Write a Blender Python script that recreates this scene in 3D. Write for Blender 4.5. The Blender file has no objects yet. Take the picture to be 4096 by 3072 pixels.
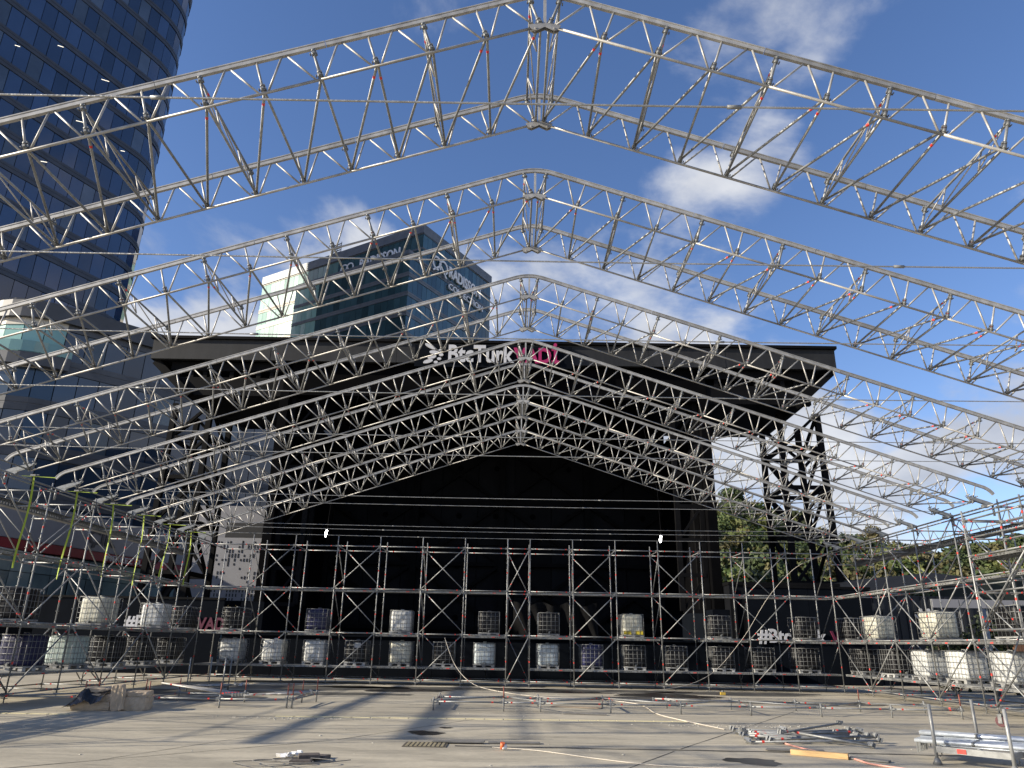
import bpy, math, random
import numpy as np
from mathutils import Vector, Matrix, Quaternion

R = math.radians
random.seed(7)
rng = np.random.default_rng(7)
scene = bpy.context.scene
COL = scene.collection

# ------------------------------------------------------------------ camera
cam_d = bpy.data.cameras.new("Camera")
cam = bpy.data.objects.new("Camera", cam_d)
COL.objects.link(cam)
F = Vector((-0.001691, 0.942369, 0.33457)); RT = Vector((0.99986, -0.00398, 0.016263)); UP = Vector((-0.016657, -0.33455, 0.942231))
cam.matrix_world = Matrix(((RT.x, UP.x, -F.x, -0.416), (RT.y, UP.y, -F.y, 0.0), (RT.z, UP.z, -F.z, 1.873), (0, 0, 0, 1)))
cam_d.sensor_width = 36.0
cam_d.lens = 25.75
cam_d.clip_start = 0.1
cam_d.clip_end = 3000
scene.camera = cam

# ------------------------------------------------------------------ light
SUN_EL = R(22.0)
SUN_DIR = Vector((-math.cos(R(15)) * math.cos(SUN_EL), -math.sin(R(15)) * math.cos(SUN_EL), math.sin(SUN_EL)))   # towards the sun
sun_d = bpy.data.lights.new("Sun", 'SUN')
sun_d.energy = 5.0
sun_d.angle = R(0.7)
sun_d.color = (1.0, 0.90, 0.74)
sun = bpy.data.objects.new("Sun", sun_d)
COL.objects.link(sun)
sun.rotation_mode = 'QUATERNION'
sun.rotation_quaternion = SUN_DIR.to_track_quat('Z', 'Y')
sun.location = SUN_DIR * 200

world = bpy.data.worlds.new("World")
scene.world = world
world.use_nodes = True
nt = world.node_tree
nt.nodes.clear()
def wn(t, **kw):
    n = nt.nodes.new(t)
    for k, v in kw.items():
        setattr(n, k, v)
    return n
def wl(a, b):
    nt.links.new(a, b)
out = wn('ShaderNodeOutputWorld')
bg = wn('ShaderNodeBackground')
CLOUD_SEED = 12.3
sky = wn('ShaderNodeTexSky', sky_type='NISHITA')
sky.sun_disc = False
sky.sun_elevation = SUN_EL
sky.sun_rotation = math.atan2(SUN_DIR.x, SUN_DIR.y)
sky.altitude = 100
sky.air_density = 1.0
sky.dust_density = 0.3
sky.ozone_density = 2.2
tc = wn('ShaderNodeTexCoord')
sep = wn('ShaderNodeSeparateXYZ'); wl(tc.outputs['Generated'], sep.inputs[0])
zc = wn('ShaderNodeMath', operation='MAXIMUM'); wl(sep.outputs['Z'], zc.inputs[0]); zc.inputs[1].default_value = 0.0
za = wn('ShaderNodeMath', operation='ADD'); wl(zc.outputs[0], za.inputs[0]); za.inputs[1].default_value = 0.45
dx = wn('ShaderNodeMath', operation='DIVIDE'); wl(sep.outputs['X'], dx.inputs[0]); wl(za.outputs[0], dx.inputs[1])
dy = wn('ShaderNodeMath', operation='DIVIDE'); wl(sep.outputs['Y'], dy.inputs[0]); wl(za.outputs[0], dy.inputs[1])
cmb = wn('ShaderNodeCombineXYZ'); wl(dx.outputs[0], cmb.inputs[0]); wl(dy.outputs[0], cmb.inputs[1]); cmb.inputs[2].default_value = CLOUD_SEED
n1 = wn('ShaderNodeTexNoise'); n1.inputs['Scale'].default_value = 3.6; n1.inputs['Detail'].default_value = 9.0; n1.inputs['Roughness'].default_value = 0.56; n1.inputs['Distortion'].default_value = 0.25
wl(cmb.outputs[0], n1.inputs['Vector'])
n0 = wn('ShaderNodeTexNoise'); n0.inputs['Scale'].default_value = 1.5; n0.inputs['Detail'].default_value = 2.0
wl(cmb.outputs[0], n0.inputs['Vector'])
# clouds lie in a layer: more of them stack up towards the horizon all the way round
low = wn('ShaderNodeMapRange'); wl(sep.outputs['Z'], low.inputs['Value'])
low.inputs['From Min'].default_value = 0.20; low.inputs['From Max'].default_value = 0.58; low.inputs['To Min'].default_value = 0.115; low.inputs['To Max'].default_value = -0.085
a1 = wn('ShaderNodeMath', operation='MULTIPLY_ADD'); wl(n0.outputs['Fac'], a1.inputs[0]); a1.inputs[1].default_value = 0.42; wl(n1.outputs['Fac'], a1.inputs[2])
a2 = wn('ShaderNodeMath', operation='ADD'); wl(a1.outputs[0], a2.inputs[0]); wl(low.outputs[0], a2.inputs[1])
ramp = wn('ShaderNodeMapRange', interpolation_type='SMOOTHSTEP'); wl(a2.outputs[0], ramp.inputs['Value'])
ramp.inputs['From Min'].default_value = 0.70; ramp.inputs['From Max'].default_value = 0.90; ramp.inputs['To Max'].default_value = 0.93
n2 = wn('ShaderNodeTexNoise'); n2.inputs['Scale'].default_value = 5.0; n2.inputs['Detail'].default_value = 6.0
wl(cmb.outputs[0], n2.inputs['Vector'])
cr = wn('ShaderNodeMapRange'); wl(n2.outputs['Fac'], cr.inputs['Value']); cr.inputs['From Min'].default_value = 0.35; cr.inputs['From Max'].default_value = 0.65
cmix = wn('ShaderNodeMix', data_type='RGBA'); wl(cr.outputs[0], cmix.inputs['Factor'])
cmix.inputs['A'].default_value = (3.3, 3.5, 4.0, 1); cmix.inputs['B'].default_value = (5.3, 5.4, 5.6, 1)
hsv = wn('ShaderNodeHueSaturation'); wl(sky.outputs[0], hsv.inputs['Color']); hsv.inputs['Saturation'].default_value = 1.12; hsv.inputs['Value'].default_value = 1.0
tint = wn('ShaderNodeMix', data_type='RGBA', blend_type='MULTIPLY'); tint.inputs['Factor'].default_value = 1.0; wl(hsv.outputs[0], tint.inputs['A']); tint.inputs['B'].default_value = (1.12, 1.03, 1.17, 1)
mix = wn('ShaderNodeMix', data_type='RGBA'); wl(ramp.outputs[0], mix.inputs['Factor']); wl(tint.outputs['Result'], mix.inputs['A']); wl(cmix.outputs['Result'], mix.inputs['B'])
wl(mix.outputs['Result'], bg.inputs['Color'])
bg.inputs['Strength'].default_value = 0.10
wl(bg.outputs[0], out.inputs['Surface'])

vs = scene.view_settings
vs.view_transform = 'Standard'
vs.look = 'None'
vs.exposure = 0.7
vs.gamma = 1.0
vs.use_curve_mapping = False
scene.render.engine = 'CYCLES'
scene.cycles.max_bounces = 6
scene.render.resolution_x = 1024
scene.render.resolution_y = 768

# ------------------------------------------------------------------ materials
MATS = {}
def mat(name, col, rough=0.6, metal=0.0, var=0.12, scale=6.0, bump=0.0, bscale=40.0, spec=0.5, stretch=(1, 1, 1), col2=None, emit=None, estr=0.0, coord='Object', perobj=0.0, transm=0.0):
    if name in MATS:
        return MATS[name]
    m = bpy.data.materials.new(name)
    m.use_nodes = True
    t = m.node_tree
    b = t.nodes['Principled BSDF']
    b.inputs['Roughness'].default_value = rough
    b.inputs['Metallic'].default_value = metal
    b.inputs['Specular IOR Level'].default_value = spec
    if transm:
        b.inputs['Transmission Weight'].default_value = transm
    c = t.nodes.new('ShaderNodeTexCoord')
    mp = t.nodes.new('ShaderNodeMapping'); mp.inputs['Scale'].default_value = stretch
    t.links.new(c.outputs[coord], mp.inputs['Vector'])
    if perobj:
        oi = t.nodes.new('ShaderNodeObjectInfo')
        va = t.nodes.new('ShaderNodeVectorMath'); va.operation = 'MULTIPLY_ADD'
        va.inputs[1].default_value = (0, 0, 0)
        cx = t.nodes.new('ShaderNodeCombineXYZ')
        mm = t.nodes.new('ShaderNodeMath'); mm.operation = 'MULTIPLY'; mm.inputs[1].default_value = 57.0
        t.links.new(oi.outputs['Random'], mm.inputs[0]); t.links.new(mm.outputs[0], cx.inputs[0])
        ad = t.nodes.new('ShaderNodeVectorMath'); ad.operation = 'ADD'
        t.links.new(mp.outputs[0], ad.inputs[0]); t.links.new(cx.outputs[0], ad.inputs[1])
        vec = ad.outputs[0]
        t.nodes.remove(va)
    else:
        vec = mp.outputs[0]
    n = t.nodes.new('ShaderNodeTexNoise'); n.inputs['Scale'].default_value = scale; n.inputs['Detail'].default_value = 6; n.inputs['Roughness'].default_value = 0.62
    t.links.new(vec, n.inputs['Vector'])
    mr = t.nodes.new('ShaderNodeMapRange'); mr.inputs['From Min'].default_value = 0.3; mr.inputs['From Max'].default_value = 0.7
    t.links.new(n.outputs['Fac'], mr.inputs['Value'])
    mx = t.nodes.new('ShaderNodeMix'); mx.data_type = 'RGBA'
    ca = col if col2 is None else col
    if col2 is None:
        A = [max(0, x * (1 - var)) for x in col] + [1]; B = [min(1, x * (1 + var)) for x in col] + [1]
    else:
        A = list(col) + [1]; B = list(col2) + [1]
    mx.inputs['A'].default_value = A; mx.inputs['B'].default_value = B
    t.links.new(mr.outputs[0], mx.inputs['Factor'])
    last = mx.outputs['Result']
    if perobj:
        hs = t.nodes.new('ShaderNodeHueSaturation')
        m2 = t.nodes.new('ShaderNodeMapRange'); m2.inputs['To Min'].default_value = 1 - perobj; m2.inputs['To Max'].default_value = 1 + perobj
        t.links.new(oi.outputs['Random'], m2.inputs['Value']); t.links.new(m2.outputs[0], hs.inputs['Value']); t.links.new(last, hs.inputs['Color'])
        last = hs.outputs[0]
    t.links.new(last, b.inputs['Base Color'])
    if bump:
        n3 = t.nodes.new('ShaderNodeTexNoise'); n3.inputs['Scale'].default_value = bscale; n3.inputs['Detail'].default_value = 4
        t.links.new(vec, n3.inputs['Vector'])
        bp = t.nodes.new('ShaderNodeBump'); bp.inputs['Strength'].default_value = bump; bp.inputs['Distance'].default_value = 0.02
        t.links.new(n3.outputs['Fac'], bp.inputs['Height']); t.links.new(bp.outputs[0], b.inputs['Normal'])
    if emit:
        b.inputs['Emission Color'].default_value = list(emit) + [1]; b.inputs['Emission Strength'].default_value = estr
    MATS[name] = m
    return m

GALV = mat('galvanised_steel', (0.25, 0.255, 0.25), 0.48, 0.35, 0.26, 9.0, 0.05, 60, perobj=0.22)
ALU = mat('dull_aluminium', (0.37, 0.36, 0.335), 0.47, 0.35, 0.28, 5.0, 0.03, 40, perobj=0.18)
RED = mat('red_marking_band', (0.62, 0.045, 0.03), 0.5, 0, 0.2, 20)
COUP = mat('dark_coupler_iron', (0.19, 0.195, 0.19), 0.55, 0.4, 0.3, 30)
RUST = mat('red_jack_paint', (0.24, 0.075, 0.055), 0.6, 0.2, 0.3, 30)
BLACK = mat('black_steel_paint', (0.0045, 0.0045, 0.005), 0.7, 0.0, 0.35, 1.2, 0.08, 3.0, spec=0.08)
BLACKP = mat('black_cladding', (0.006, 0.0065, 0.008), 0.6, 0.0, 0.3, 0.7, 0.1, 2.0, perobj=0.25, spec=0.08)
FASC = mat('weathered_black_fascia', (0.017, 0.0175, 0.0185), 0.62, 0.0, 0.35, 1.0, 0.1, 2.5, stretch=(1.5, 1, 0.3), spec=0.3)
INTER = mat('stage_interior_black', (0.0025, 0.0025, 0.003), 0.85, 0.0, 0.3, 0.8, spec=0.03)
NAVY = mat('navy_black_panel', (0.0045, 0.006, 0.009), 0.8, 0.0, 0.2, 0.9, spec=0.03)
TWHITE = mat('tank_white', (0.56, 0.57, 0.55), 0.45, 0, 0.06, 3.0, 0.05, 8)
TCREAM = mat('tank_cream', (0.52, 0.51, 0.42), 0.5, 0, 0.10, 4.0, 0.05, 8)
TGREEN = mat('tank_pale_green', (0.42, 0.50, 0.46), 0.45, 0, 0.06, 3.0)
TGREY = mat('tank_milky_grey', (0.46, 0.51, 0.52), 0.45, 0, 0.10, 3.0)
TBLACK = mat('tank_black', (0.008, 0.008, 0.009), 0.45, 0, 0.2, 3.0, spec=0.3)
TNAVY = mat('tank_navy', (0.012, 0.014, 0.06), 0.4, 0, 0.2, 3.0)
YELL = mat('yellow_residue', (0.55, 0.42, 0.03), 0.5, 0, 0.15, 6)
STRAP = mat('lime_strap', (0.34, 0.44, 0.04), 0.7, 0, 0.08, 30)
KRAFT = mat('kraft_box', (0.44, 0.35, 0.25), 0.45, 0, 0.18, 5.0, 0.5, 9)
PLASTIC = mat('black_plastic_film', (0.012, 0.012, 0.013), 0.22, 0, 0.2, 4)
WOOD = mat('raw_timber', (0.55, 0.36, 0.16), 0.6, 0, 0.2, 3.0, 0.1, 20, stretch=(1, 12, 12))
GREYB = mat('grey_board', (0.16, 0.155, 0.145), 0.8, 0, 0.25, 4)
ROPE = mat('pale_cable', (0.55, 0.50, 0.42), 0.7, 0, 0.1, 20)
HOSE = mat('pink_hose', (0.60, 0.30, 0.24), 0.6, 0, 0.1, 20)
WHITE = mat('white_paint', (0.78, 0.78, 0.77), 0.5, 0, 0.05, 3)
LETTER = mat('white_letter', (0.50, 0.50, 0.51), 0.45, 0, 0.04, 3)
MAGENTA = mat('magenta_letter', (0.33, 0.012, 0.095), 0.45, 0, 0.05, 3)
GLASS_T = mat('tower_glass', (0.026, 0.05, 0.115), 0.05, 0.0, 0.3, 0.05, 0.03, 0.6, spec=0.8, perobj=0.35)
GLASS_B = mat('block_glass', (0.035, 0.055, 0.085), 0.05, 0.0, 0.3, 0.05, 0.03, 0.6, spec=0.75, perobj=0.35)
GLASS_H = mat('hotel_glass', (0.04, 0.085, 0.10), 0.06, 0.0, 0.3, 0.08, 0.03, 0.6, spec=0.7, perobj=0.35)
GLASS_P = mat('pale_green_glass', (0.24, 0.42, 0.38), 0.10, 0.0, 0.2, 0.1, spec=0.7, perobj=0.22)
GLASS_M = mat('mid_teal_glass', (0.10, 0.19, 0.18), 0.08, 0.0, 0.25, 0.1, spec=0.7, perobj=0.25)
SPAND = mat('spandrel_grey', (0.075, 0.077, 0.082), 0.5, 0.2, 0.2, 0.6, perobj=0.1)
SPANDT = mat('tower_spandrel', (0.045, 0.053, 0.07), 0.5, 0.1, 0.2, 0.6, perobj=0.1)
HLET = mat('hotel_letter', (0.82, 0.82, 0.82), 0.5, 0, 0.03, 3)
SPANDH = mat('hotel_spandrel', (0.13, 0.14, 0.15), 0.5, 0.2, 0.2, 0.6)
CREAM = mat('cream_cladding', (0.50, 0.47, 0.40), 0.55, 0, 0.08, 0.4)
CORE = mat('mullion_dark', (0.018, 0.02, 0.024), 0.5, 0.3, 0.2, 2)
MODES = {}

# ------------------------------------------------------------------ mesh builder
class MB:
    def __init__(s):
        s.v = []; s.f = []; s.m = []; s.sm = []
    def add(s, vs, fs, mi=0, smooth=False):
        o = len(s.v)
        s.v += [tuple(v) for v in vs]
        for f in fs:
            s.f.append(tuple(i + o for i in f)); s.m.append(mi); s.sm.append(smooth)
        return s
    def box(s, c, d, mi=0, rot=None):
        hx, hy, hz = d[0] / 2, d[1] / 2, d[2] / 2
        vs = [Vector((x, y, z)) for x in (-hx, hx) for y in (-hy, hy) for z in (-hz, hz)]
        if rot is not None:
            vs = [rot @ v for v in vs]
        c = Vector(c)
        return s.add([v + c for v in vs], [(0, 1, 3, 2), (4, 6, 7, 5), (0, 4, 5, 1), (2, 3, 7, 6), (0, 2, 6, 4), (1, 5, 7, 3)], mi)
    def beam(s, p, q, w, h, mi=0, up=(0, 0, 1)):
        p = Vector(p); q = Vector(q); d = (q - p); L = d.length; d.normalize()
        u = Vector(up)
        if abs(d.dot(u)) > 0.98:
            u = Vector((0, 1, 0))
        x = d.cross(u).normalized(); z = x.cross(d).normalized()
        M = Matrix((x, d, z)).transposed()
        return s.box((p + q) / 2, (w, L, h), mi, M)
    def tube(s, p, q, r, n=8, mi=0, cap=True, r2=None):
        p = Vector(p); q = Vector(q); d = (q - p).normalized()
        a = Vector((0, 0, 1)) if abs(d.z) < 0.95 else Vector((1, 0, 0))
        x = d.cross(a).normalized(); y = d.cross(x)
        r2 = r if r2 is None else r2
        vs = []
        for (c, rr) in ((p, r), (q, r2)):
            for i in range(n):
                t = 2 * math.pi * i / n
                vs.append(c + x * (math.cos(t) * rr) + y * (math.sin(t) * rr))
        fs = [(i, (i + 1) % n, n + (i + 1) % n, n + i) for i in range(n)]
        o = len(s.v)
        s.add(vs, fs, mi, True)
        if cap:
            s.f.append(tuple(o + i for i in reversed(range(n)))); s.m.append(mi); s.sm.append(False)
            s.f.append(tuple(o + n + i for i in range(n))); s.m.append(mi); s.sm.append(False)
        return s
    def path(s, pts, r, n=6, mi=0):
        pts = [Vector(p) for p in pts]
        rings = []
        for i, p in enumerate(pts):
            d = (pts[min(i + 1, len(pts) - 1)] - pts[max(i - 1, 0)]).normalized()
            a = Vector((0, 0, 1)) if abs(d.z) < 0.9 else Vector((1, 0, 0))
            x = d.cross(a).normalized(); y = d.cross(x)
            rings.append([p + x * math.cos(2 * math.pi * k / n) * r + y * math.sin(2 * math.pi * k / n) * r for k in range(n)])
        vs = [v for rg in rings for v in rg]
        fs = [(i * n + k, i * n + (k + 1) % n, (i + 1) * n + (k + 1) % n, (i + 1) * n + k) for i in range(len(pts) - 1) for k in range(n)]
        return s.add(vs, fs, mi, True)
    def sweep(s, pts, prof, mi=0, side=(0, 1, 0)):
        # profile points (a along side, b along the in-plane normal) swept along pts
        pts = [Vector(p) for p in pts]; sd = Vector(side); n = len(prof)
        vs = []
        for i, p in enumerate(pts):
            d = (pts[min(i + 1, len(pts) - 1)] - pts[max(i - 1, 0)]).normalized()
            nn = sd.cross(d).normalized()
            if nn.z < 0 and abs(nn.z) > 0.2:
                nn = -nn
            vs += [p + sd * a + nn * b for a, b in prof]
        fs = [(i * n + k, i * n + (k + 1) % n, (i + 1) * n + (k + 1) % n, (i + 1) * n + k) for i in range(len(pts) - 1) for k in range(n)]
        fs.append(tuple(range(n))); fs.append(tuple((len(pts) - 1) * n + k for k in reversed(range(n))))
        return s.add(vs, fs, mi)
    def mesh(s, name, mats):
        me = bpy.data.meshes.new(name)
        me.from_pydata(s.v, [], s.f)
        for m in (mats if isinstance(mats, (list, tuple)) else [mats]):
            me.materials.append(m)
        me.polygons.foreach_set('material_index', s.m)
        me.polygons.foreach_set('use_smooth', s.sm)
        me.update()
        return me

# ------------------------------------------------------------------ object helpers
def tagit(o, label=None, cat=None, group=None, kind=None):
    if label: o['label'] = label
    if cat: o['category'] = cat
    if group: o['group'] = group
    if kind: o['kind'] = kind
    return o
def thing(name, label, cat, loc=(0, 0, 0), group=None, rz=0.0):
    o = bpy.data.objects.new(name, None)
    COL.objects.link(o)
    o.location = loc; o.rotation_euler = (0, 0, rz)
    o.empty_display_size = 0.2
    return tagit(o, label, cat, group)
def ob(name, me, parent=None, loc=(0, 0, 0), quat=None, world_loc=True):
    """Object holding mesh ME; LOC is in world axes (parents are unrotated empties unless world_loc is off)."""
    o = bpy.data.objects.new(name, me)
    COL.objects.link(o)
    if parent is not None:
        o.parent = parent
        if world_loc:
            b = Vector(parent.location)
            if parent.parent is not None:
                b += Vector(parent.parent.location)
            loc = Vector(loc) - b
    o.location = loc
    if quat is not None:
        o.rotation_mode = 'QUATERNION'; o.rotation_quaternion = quat
    return o
def sub(name, me, part, loc, quat=None):
    """A sub-part fixed to PART at world LOC."""
    o = bpy.data.objects.new(name, me); COL.objects.link(o)
    base = Vector(part.location) + (Vector(part.parent.location) if part.parent is not None else Vector((0, 0, 0)))
    pq = part.rotation_quaternion.copy() if part.rotation_mode == 'QUATERNION' else Quaternion()
    o.parent = part; o.rotation_mode = 'QUATERNION'
    o.location = pq.inverted() @ (Vector(loc) - base); o.rotation_quaternion = pq.inverted() @ (quat if quat is not None else Quaternion())
    return o
CACHE = {}
def tube_mesh(L, r, mats, bands=0, heads=False, n=8):
    L = round(L, 3)
    key = ('t', L, r, mats[0].name, bands, heads, n)
    if key not in CACHE:
        b = MB()
        b.tube((0, 0, 0), (0, 0, L), r, n, 0)
        if bands:
            e = min(0.30, L * 0.2)
            for z in ([e] if bands == 1 else [e, L - e]):
                b.tube((0, 0, z - 0.028), (0, 0, z + 0.028), r * 1.05, n, 1, False)
        if heads:
            for z in (0.045, L - 0.045):
                b.box((0, 0, z), (r * 1.5, r * 3.0, 0.085), 0)
        CACHE[key] = b.mesh('tube', mats)
    return CACHE[key]
UPQ = {}
def tube(name, p, q, r, parent, m=GALV, bands=0, heads=False, n=8):
    p = Vector(p); q = Vector(q); d = q - p
    me = tube_mesh(d.length, r, [m, RED], bands, heads, n)
    return ob(name, me, parent, p, d.to_track_quat('Z', 'Y'))
def cached(key, fn):
    if key not in CACHE:
        CACHE[key] = fn()
    return CACHE[key]
def text_mesh(s, size, ext, m, bold=0.0, space=1.0):
    cu = bpy.data.curves.new('lettering', 'FONT')
    cu.body = s; cu.size = size; cu.extrude = ext; cu.offset = bold; cu.space_character = space; cu.resolution_u = 3
    o = bpy.data.objects.new('lettering_tmp', cu)
    COL.objects.link(o)
    dg = bpy.context.evaluated_depsgraph_get()
    me = bpy.data.meshes.new_from_object(o.evaluated_get(dg))
    bpy.data.objects.remove(o)
    me.materials.clear(); me.materials.append(m)
    return me
def text_on(name, s, size, parent, origin, right, up, m, ext=0.05, bold=0.0, width=None, space=1.0):
    me = text_mesh(s, size, ext, m, bold, space)
    r = Vector(right).normalized(); u = Vector(up).normalized(); n = r.cross(u)
    if width:
        xs = [v.co.x for v in me.vertices]; k = width / (max(xs) - min(xs))
        for v in me.vertices: v.co.x *= k
    return ob(name, me, parent, origin, Matrix((r, u, n)).transposed().to_quaternion())

# ================================================================== SETTING
def ground_material():
    m = bpy.data.materials.new('worn_concrete_slab')
    m.use_nodes = True
    t = m.node_tree; b = t.nodes['Principled BSDF']
    c = t.nodes.new('ShaderNodeTexCoord')
    def noise(sc, stretch, detail=6, rough=0.6, dist=0.0):
        mp = t.nodes.new('ShaderNodeMapping'); mp.inputs['Scale'].default_value = stretch
        t.links.new(c.outputs['Object'], mp.inputs[0])
        n = t.nodes.new('ShaderNodeTexNoise'); n.inputs['Scale'].default_value = sc; n.inputs['Detail'].default_value = detail; n.inputs['Roughness'].default_value = rough; n.inputs['Distortion'].default_value = dist
        t.links.new(mp.outputs[0], n.inputs[0]); return n.outputs['Fac']
    def mrange(x, a, bb, lo, hi):
        r = t.nodes.new('ShaderNodeMapRange'); r.inputs['From Min'].default_value = a; r.inputs['From Max'].default_value = bb; r.inputs['To Min'].default_value = lo; r.inputs['To Max'].default_value = hi
        t.links.new(x, r.inputs[0]); return r.outputs[0]
    def mult(a, bb):
        k = t.nodes.new('ShaderNodeMath'); k.operation = 'MULTIPLY'; t.links.new(a, k.inputs[0]); t.links.new(bb, k.inputs[1]); return k.outputs[0]
    big = mrange(noise(0.35, (0.5, 1, 1)), 0.35, 0.65, 0.80, 1.08)
    streak = mrange(noise(1.3, (0.30, 1.2, 1), 9, 0.68, 1.2), 0.34, 0.68, 0.66, 1.12)
    fine = mrange(noise(14, (0.6, 1, 1), 8, 0.75), 0.3, 0.7, 0.74, 1.14)
    stain = mrange(noise(0.9, (0.45, 1.0, 1), 5, 0.6, 1.2), 0.60, 0.72, 1.0, 0.66)
    v = mult(mult(big, streak), mult(fine, stain))
    mx = t.nodes.new('ShaderNodeMix'); mx.data_type = 'RGBA'
    mx.inputs['A'].default_value = (0.09, 0.084, 0.07, 1); mx.inputs['B'].default_value = (0.49, 0.44, 0.335, 1)
    t.links.new(v, mx.inputs['Factor'])
    t.links.new(mx.outputs['Result'], b.inputs['Base Color'])
    t.links.new(mrange(v, 0.5, 1.1, 0.55, 0.85), b.inputs['Roughness'])
    bp = t.nodes.new('ShaderNodeBump'); bp.inputs['Strength'].default_value = 0.25; bp.inputs['Distance'].default_value = 0.02
    t.links.new(noise(5, (0.5, 1, 1), 8, 0.7), bp.inputs['Height']); t.links.new(bp.outputs[0], b.inputs['Normal'])
    return m
GROUND = ground_material()
g = MB(); S = 900
g.add([(-S, -S, 0), (S, -S, 0), (S, S, 0), (-S, S, 0)], [(0, 1, 2, 3)])
ground = ob('ground', g.mesh('ground', GROUND)); ground['kind'] = 'structure'
SEAM = mat('dark_joint', (0.07, 0.065, 0.055), 0.9, 0, 0.3, 12)  # plain dark tone of the slab joints
def seam(p, q, w, nm='joint', m=SEAM, z=0.004):
    p = Vector((p[0], p[1], 0)); q = Vector((q[0], q[1], 0)); d = (q - p); n = int(max(2, d.length / 0.35)); sd = Vector((-d.y, d.x, 0)).normalized()
    vs = []
    for i in range(n + 1):
        c = p + d * i / n; ww = w * random.uniform(0.5, 1.2); off = sd * random.uniform(-w, w) * 0.25
        vs += [c + sd * ww / 2 + off, c - sd * ww / 2 + off]
    b = MB(); b.add([(v.x, v.y, z) for v in vs], [(2 * i, 2 * i + 1, 2 * i + 3, 2 * i + 2) for i in range(n)])
    return ob(nm, b.mesh(nm, m), ground)
seam((-3.84, 16.32), (-1.2, 21.2), 0.03)
seam((1.5, 13.2), (2.76, 15.43), 0.03)
seam((2.95, 15.78), (8.6, 25.2), 0.03)
seam((-8.2, 12.0), (-3.9, 16.2), 0.03)
seam((-7.0, 13.2), (-5.4, 17.3), 0.02)
seam((-1.43, 15.67), (9.8, 15.52), 0.13, 'cable_trench', z=0.005)
seam((-20, 28.6), (20, 28.2), 0.03)
seam((9.0, 31.5), (13.6, 25.2), 0.14, 'worn_paint_line', mat('worn_cream_line', (0.60, 0.54, 0.38), 0.8, 0, 0.25, 9), 0.006)
seam((6.7, 20.7), (14.0, 20.8), 0.06, 'worn_paint_line', MATS['worn_cream_line'], 0.006)
seam((9.5, 21.9), (12.6, 18.2), 0.05, 'worn_paint_line', MATS['worn_cream_line'], 0.006)
# broken cream strip across the slab: single dashes
DASH = mat('cream_tape', (0.66, 0.59, 0.36), 0.7, 0, 0.12, 8)
x = -6.45; k = 0
while x < 4.4:
    L = 0.46
    b = MB(); b.box((0, 0, 0.006), (L, 0.17, 0.012)); 
    o = ob('tape_strip', cached('dash', lambda: b.mesh('dash', DASH)), ground, (x + L / 2, 20.88 + 0.04 * (x + 6.5) + random.uniform(-.01, .01), 0))
    x += L + 0.035; k += 1
for x in np.arange(-13.4, -11.4, 0.52):
    ob('tape_strip', CACHE['dash'], ground, (x, 20.45 + 0.02 * (x + 13), 0))
PUD = mat('damp_stain', (0.028, 0.026, 0.023), 0.28, 0, 0.3, 5)
def puddle(cx, cy, rx, ry, name='puddle'):
    b = MB(); n = 40; vs = [(0, 0, 0.005)]
    ph = [random.uniform(0, 6.28) for _ in range(4)]
    for i in range(n):
        t = 2 * math.pi * i / n; k = 1 + 0.16 * math.sin(2 * t + ph[0]) + 0.12 * math.sin(3 * t + ph[1]) + 0.08 * math.sin(7 * t + ph[2]) + 0.05 * math.sin(11 * t + ph[3])
        vs.append((rx * k * math.cos(t), ry * k * math.sin(t), 0.005))
    b.add(vs, [(0, 1 + i, 1 + (i + 1) % n) for i in range(n)])
    return ob(name, b.mesh(name, PUD), ground, (cx, cy, 0))
puddle(-2.22, 17.75, 0.36, 0.42); puddle(-1.86, 18.85, 0.14, 0.16); puddle(3.9, 14.3, 0.47, 0.40)
puddle(6.0, 32.2, 1.9, 1.4); puddle(-4.6, 32.8, 1.6, 1.2); puddle(1.5, 33.6, 2.2, 0.9); puddle(6.6, 29.6, 1.2, 0.5)
DAMP_SHADE = mat('damp_shaded_concrete', (0.10, 0.095, 0.082), 0.45, 0, 0.35, 2.0, 0.1, 9)  # wet slab plus truss shadow, both put into one dark tone
for cx_, cy_, rx_, ry_ in ((-9, 33.5, 4.2, 1.7), (-3.0, 34.6, 5.0, 1.1), (3.4, 34.9, 4.6, 1.0), (9.6, 34.3, 4.0, 1.2), (-12.2, 29.5, 2.4, 2.2), (-10.4, 26.6, 1.8, 1.3), (5.2, 30.4, 2.2, 0.8), (10.8, 29.0, 2.4, 1.2), (-6.4, 30.0, 2.0, 0.9)):
    o = puddle(cx_, cy_, rx_, ry_, 'damp_shade_patch'); o.data.materials[0] = DAMP_SHADE; o.location.z = -0.0015
# grit and flakes
b = MB()
for i in range(420):
    if i < 160:
        x, y = random.gauss(-5.9, 0.8), random.gauss(20.4, 0.12)
    elif i < 300:
        x, y = random.gauss(6.0, 1.2), random.gauss(20.4, 0.2)
    else:
        x, y = random.uniform(-14, 13), random.uniform(13, 34)
    s_ = random.uniform(0.008, 0.03)
    b.box((x, y, s_ * 0.2 + 0.002), (s_ * 1.6, s_, s_ * 0.4), 0, Matrix.Rotation(random.uniform(0, 3), 3, 'Z'))
o = ob('grit', b.mesh('grit', mat('pale_grit', (0.5, 0.48, 0.42), 0.9, 0, 0.3, 40)), None); tagit(o, 'pale flakes and grit scattered over the concrete slab', 'grit', kind='stuff')

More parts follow.
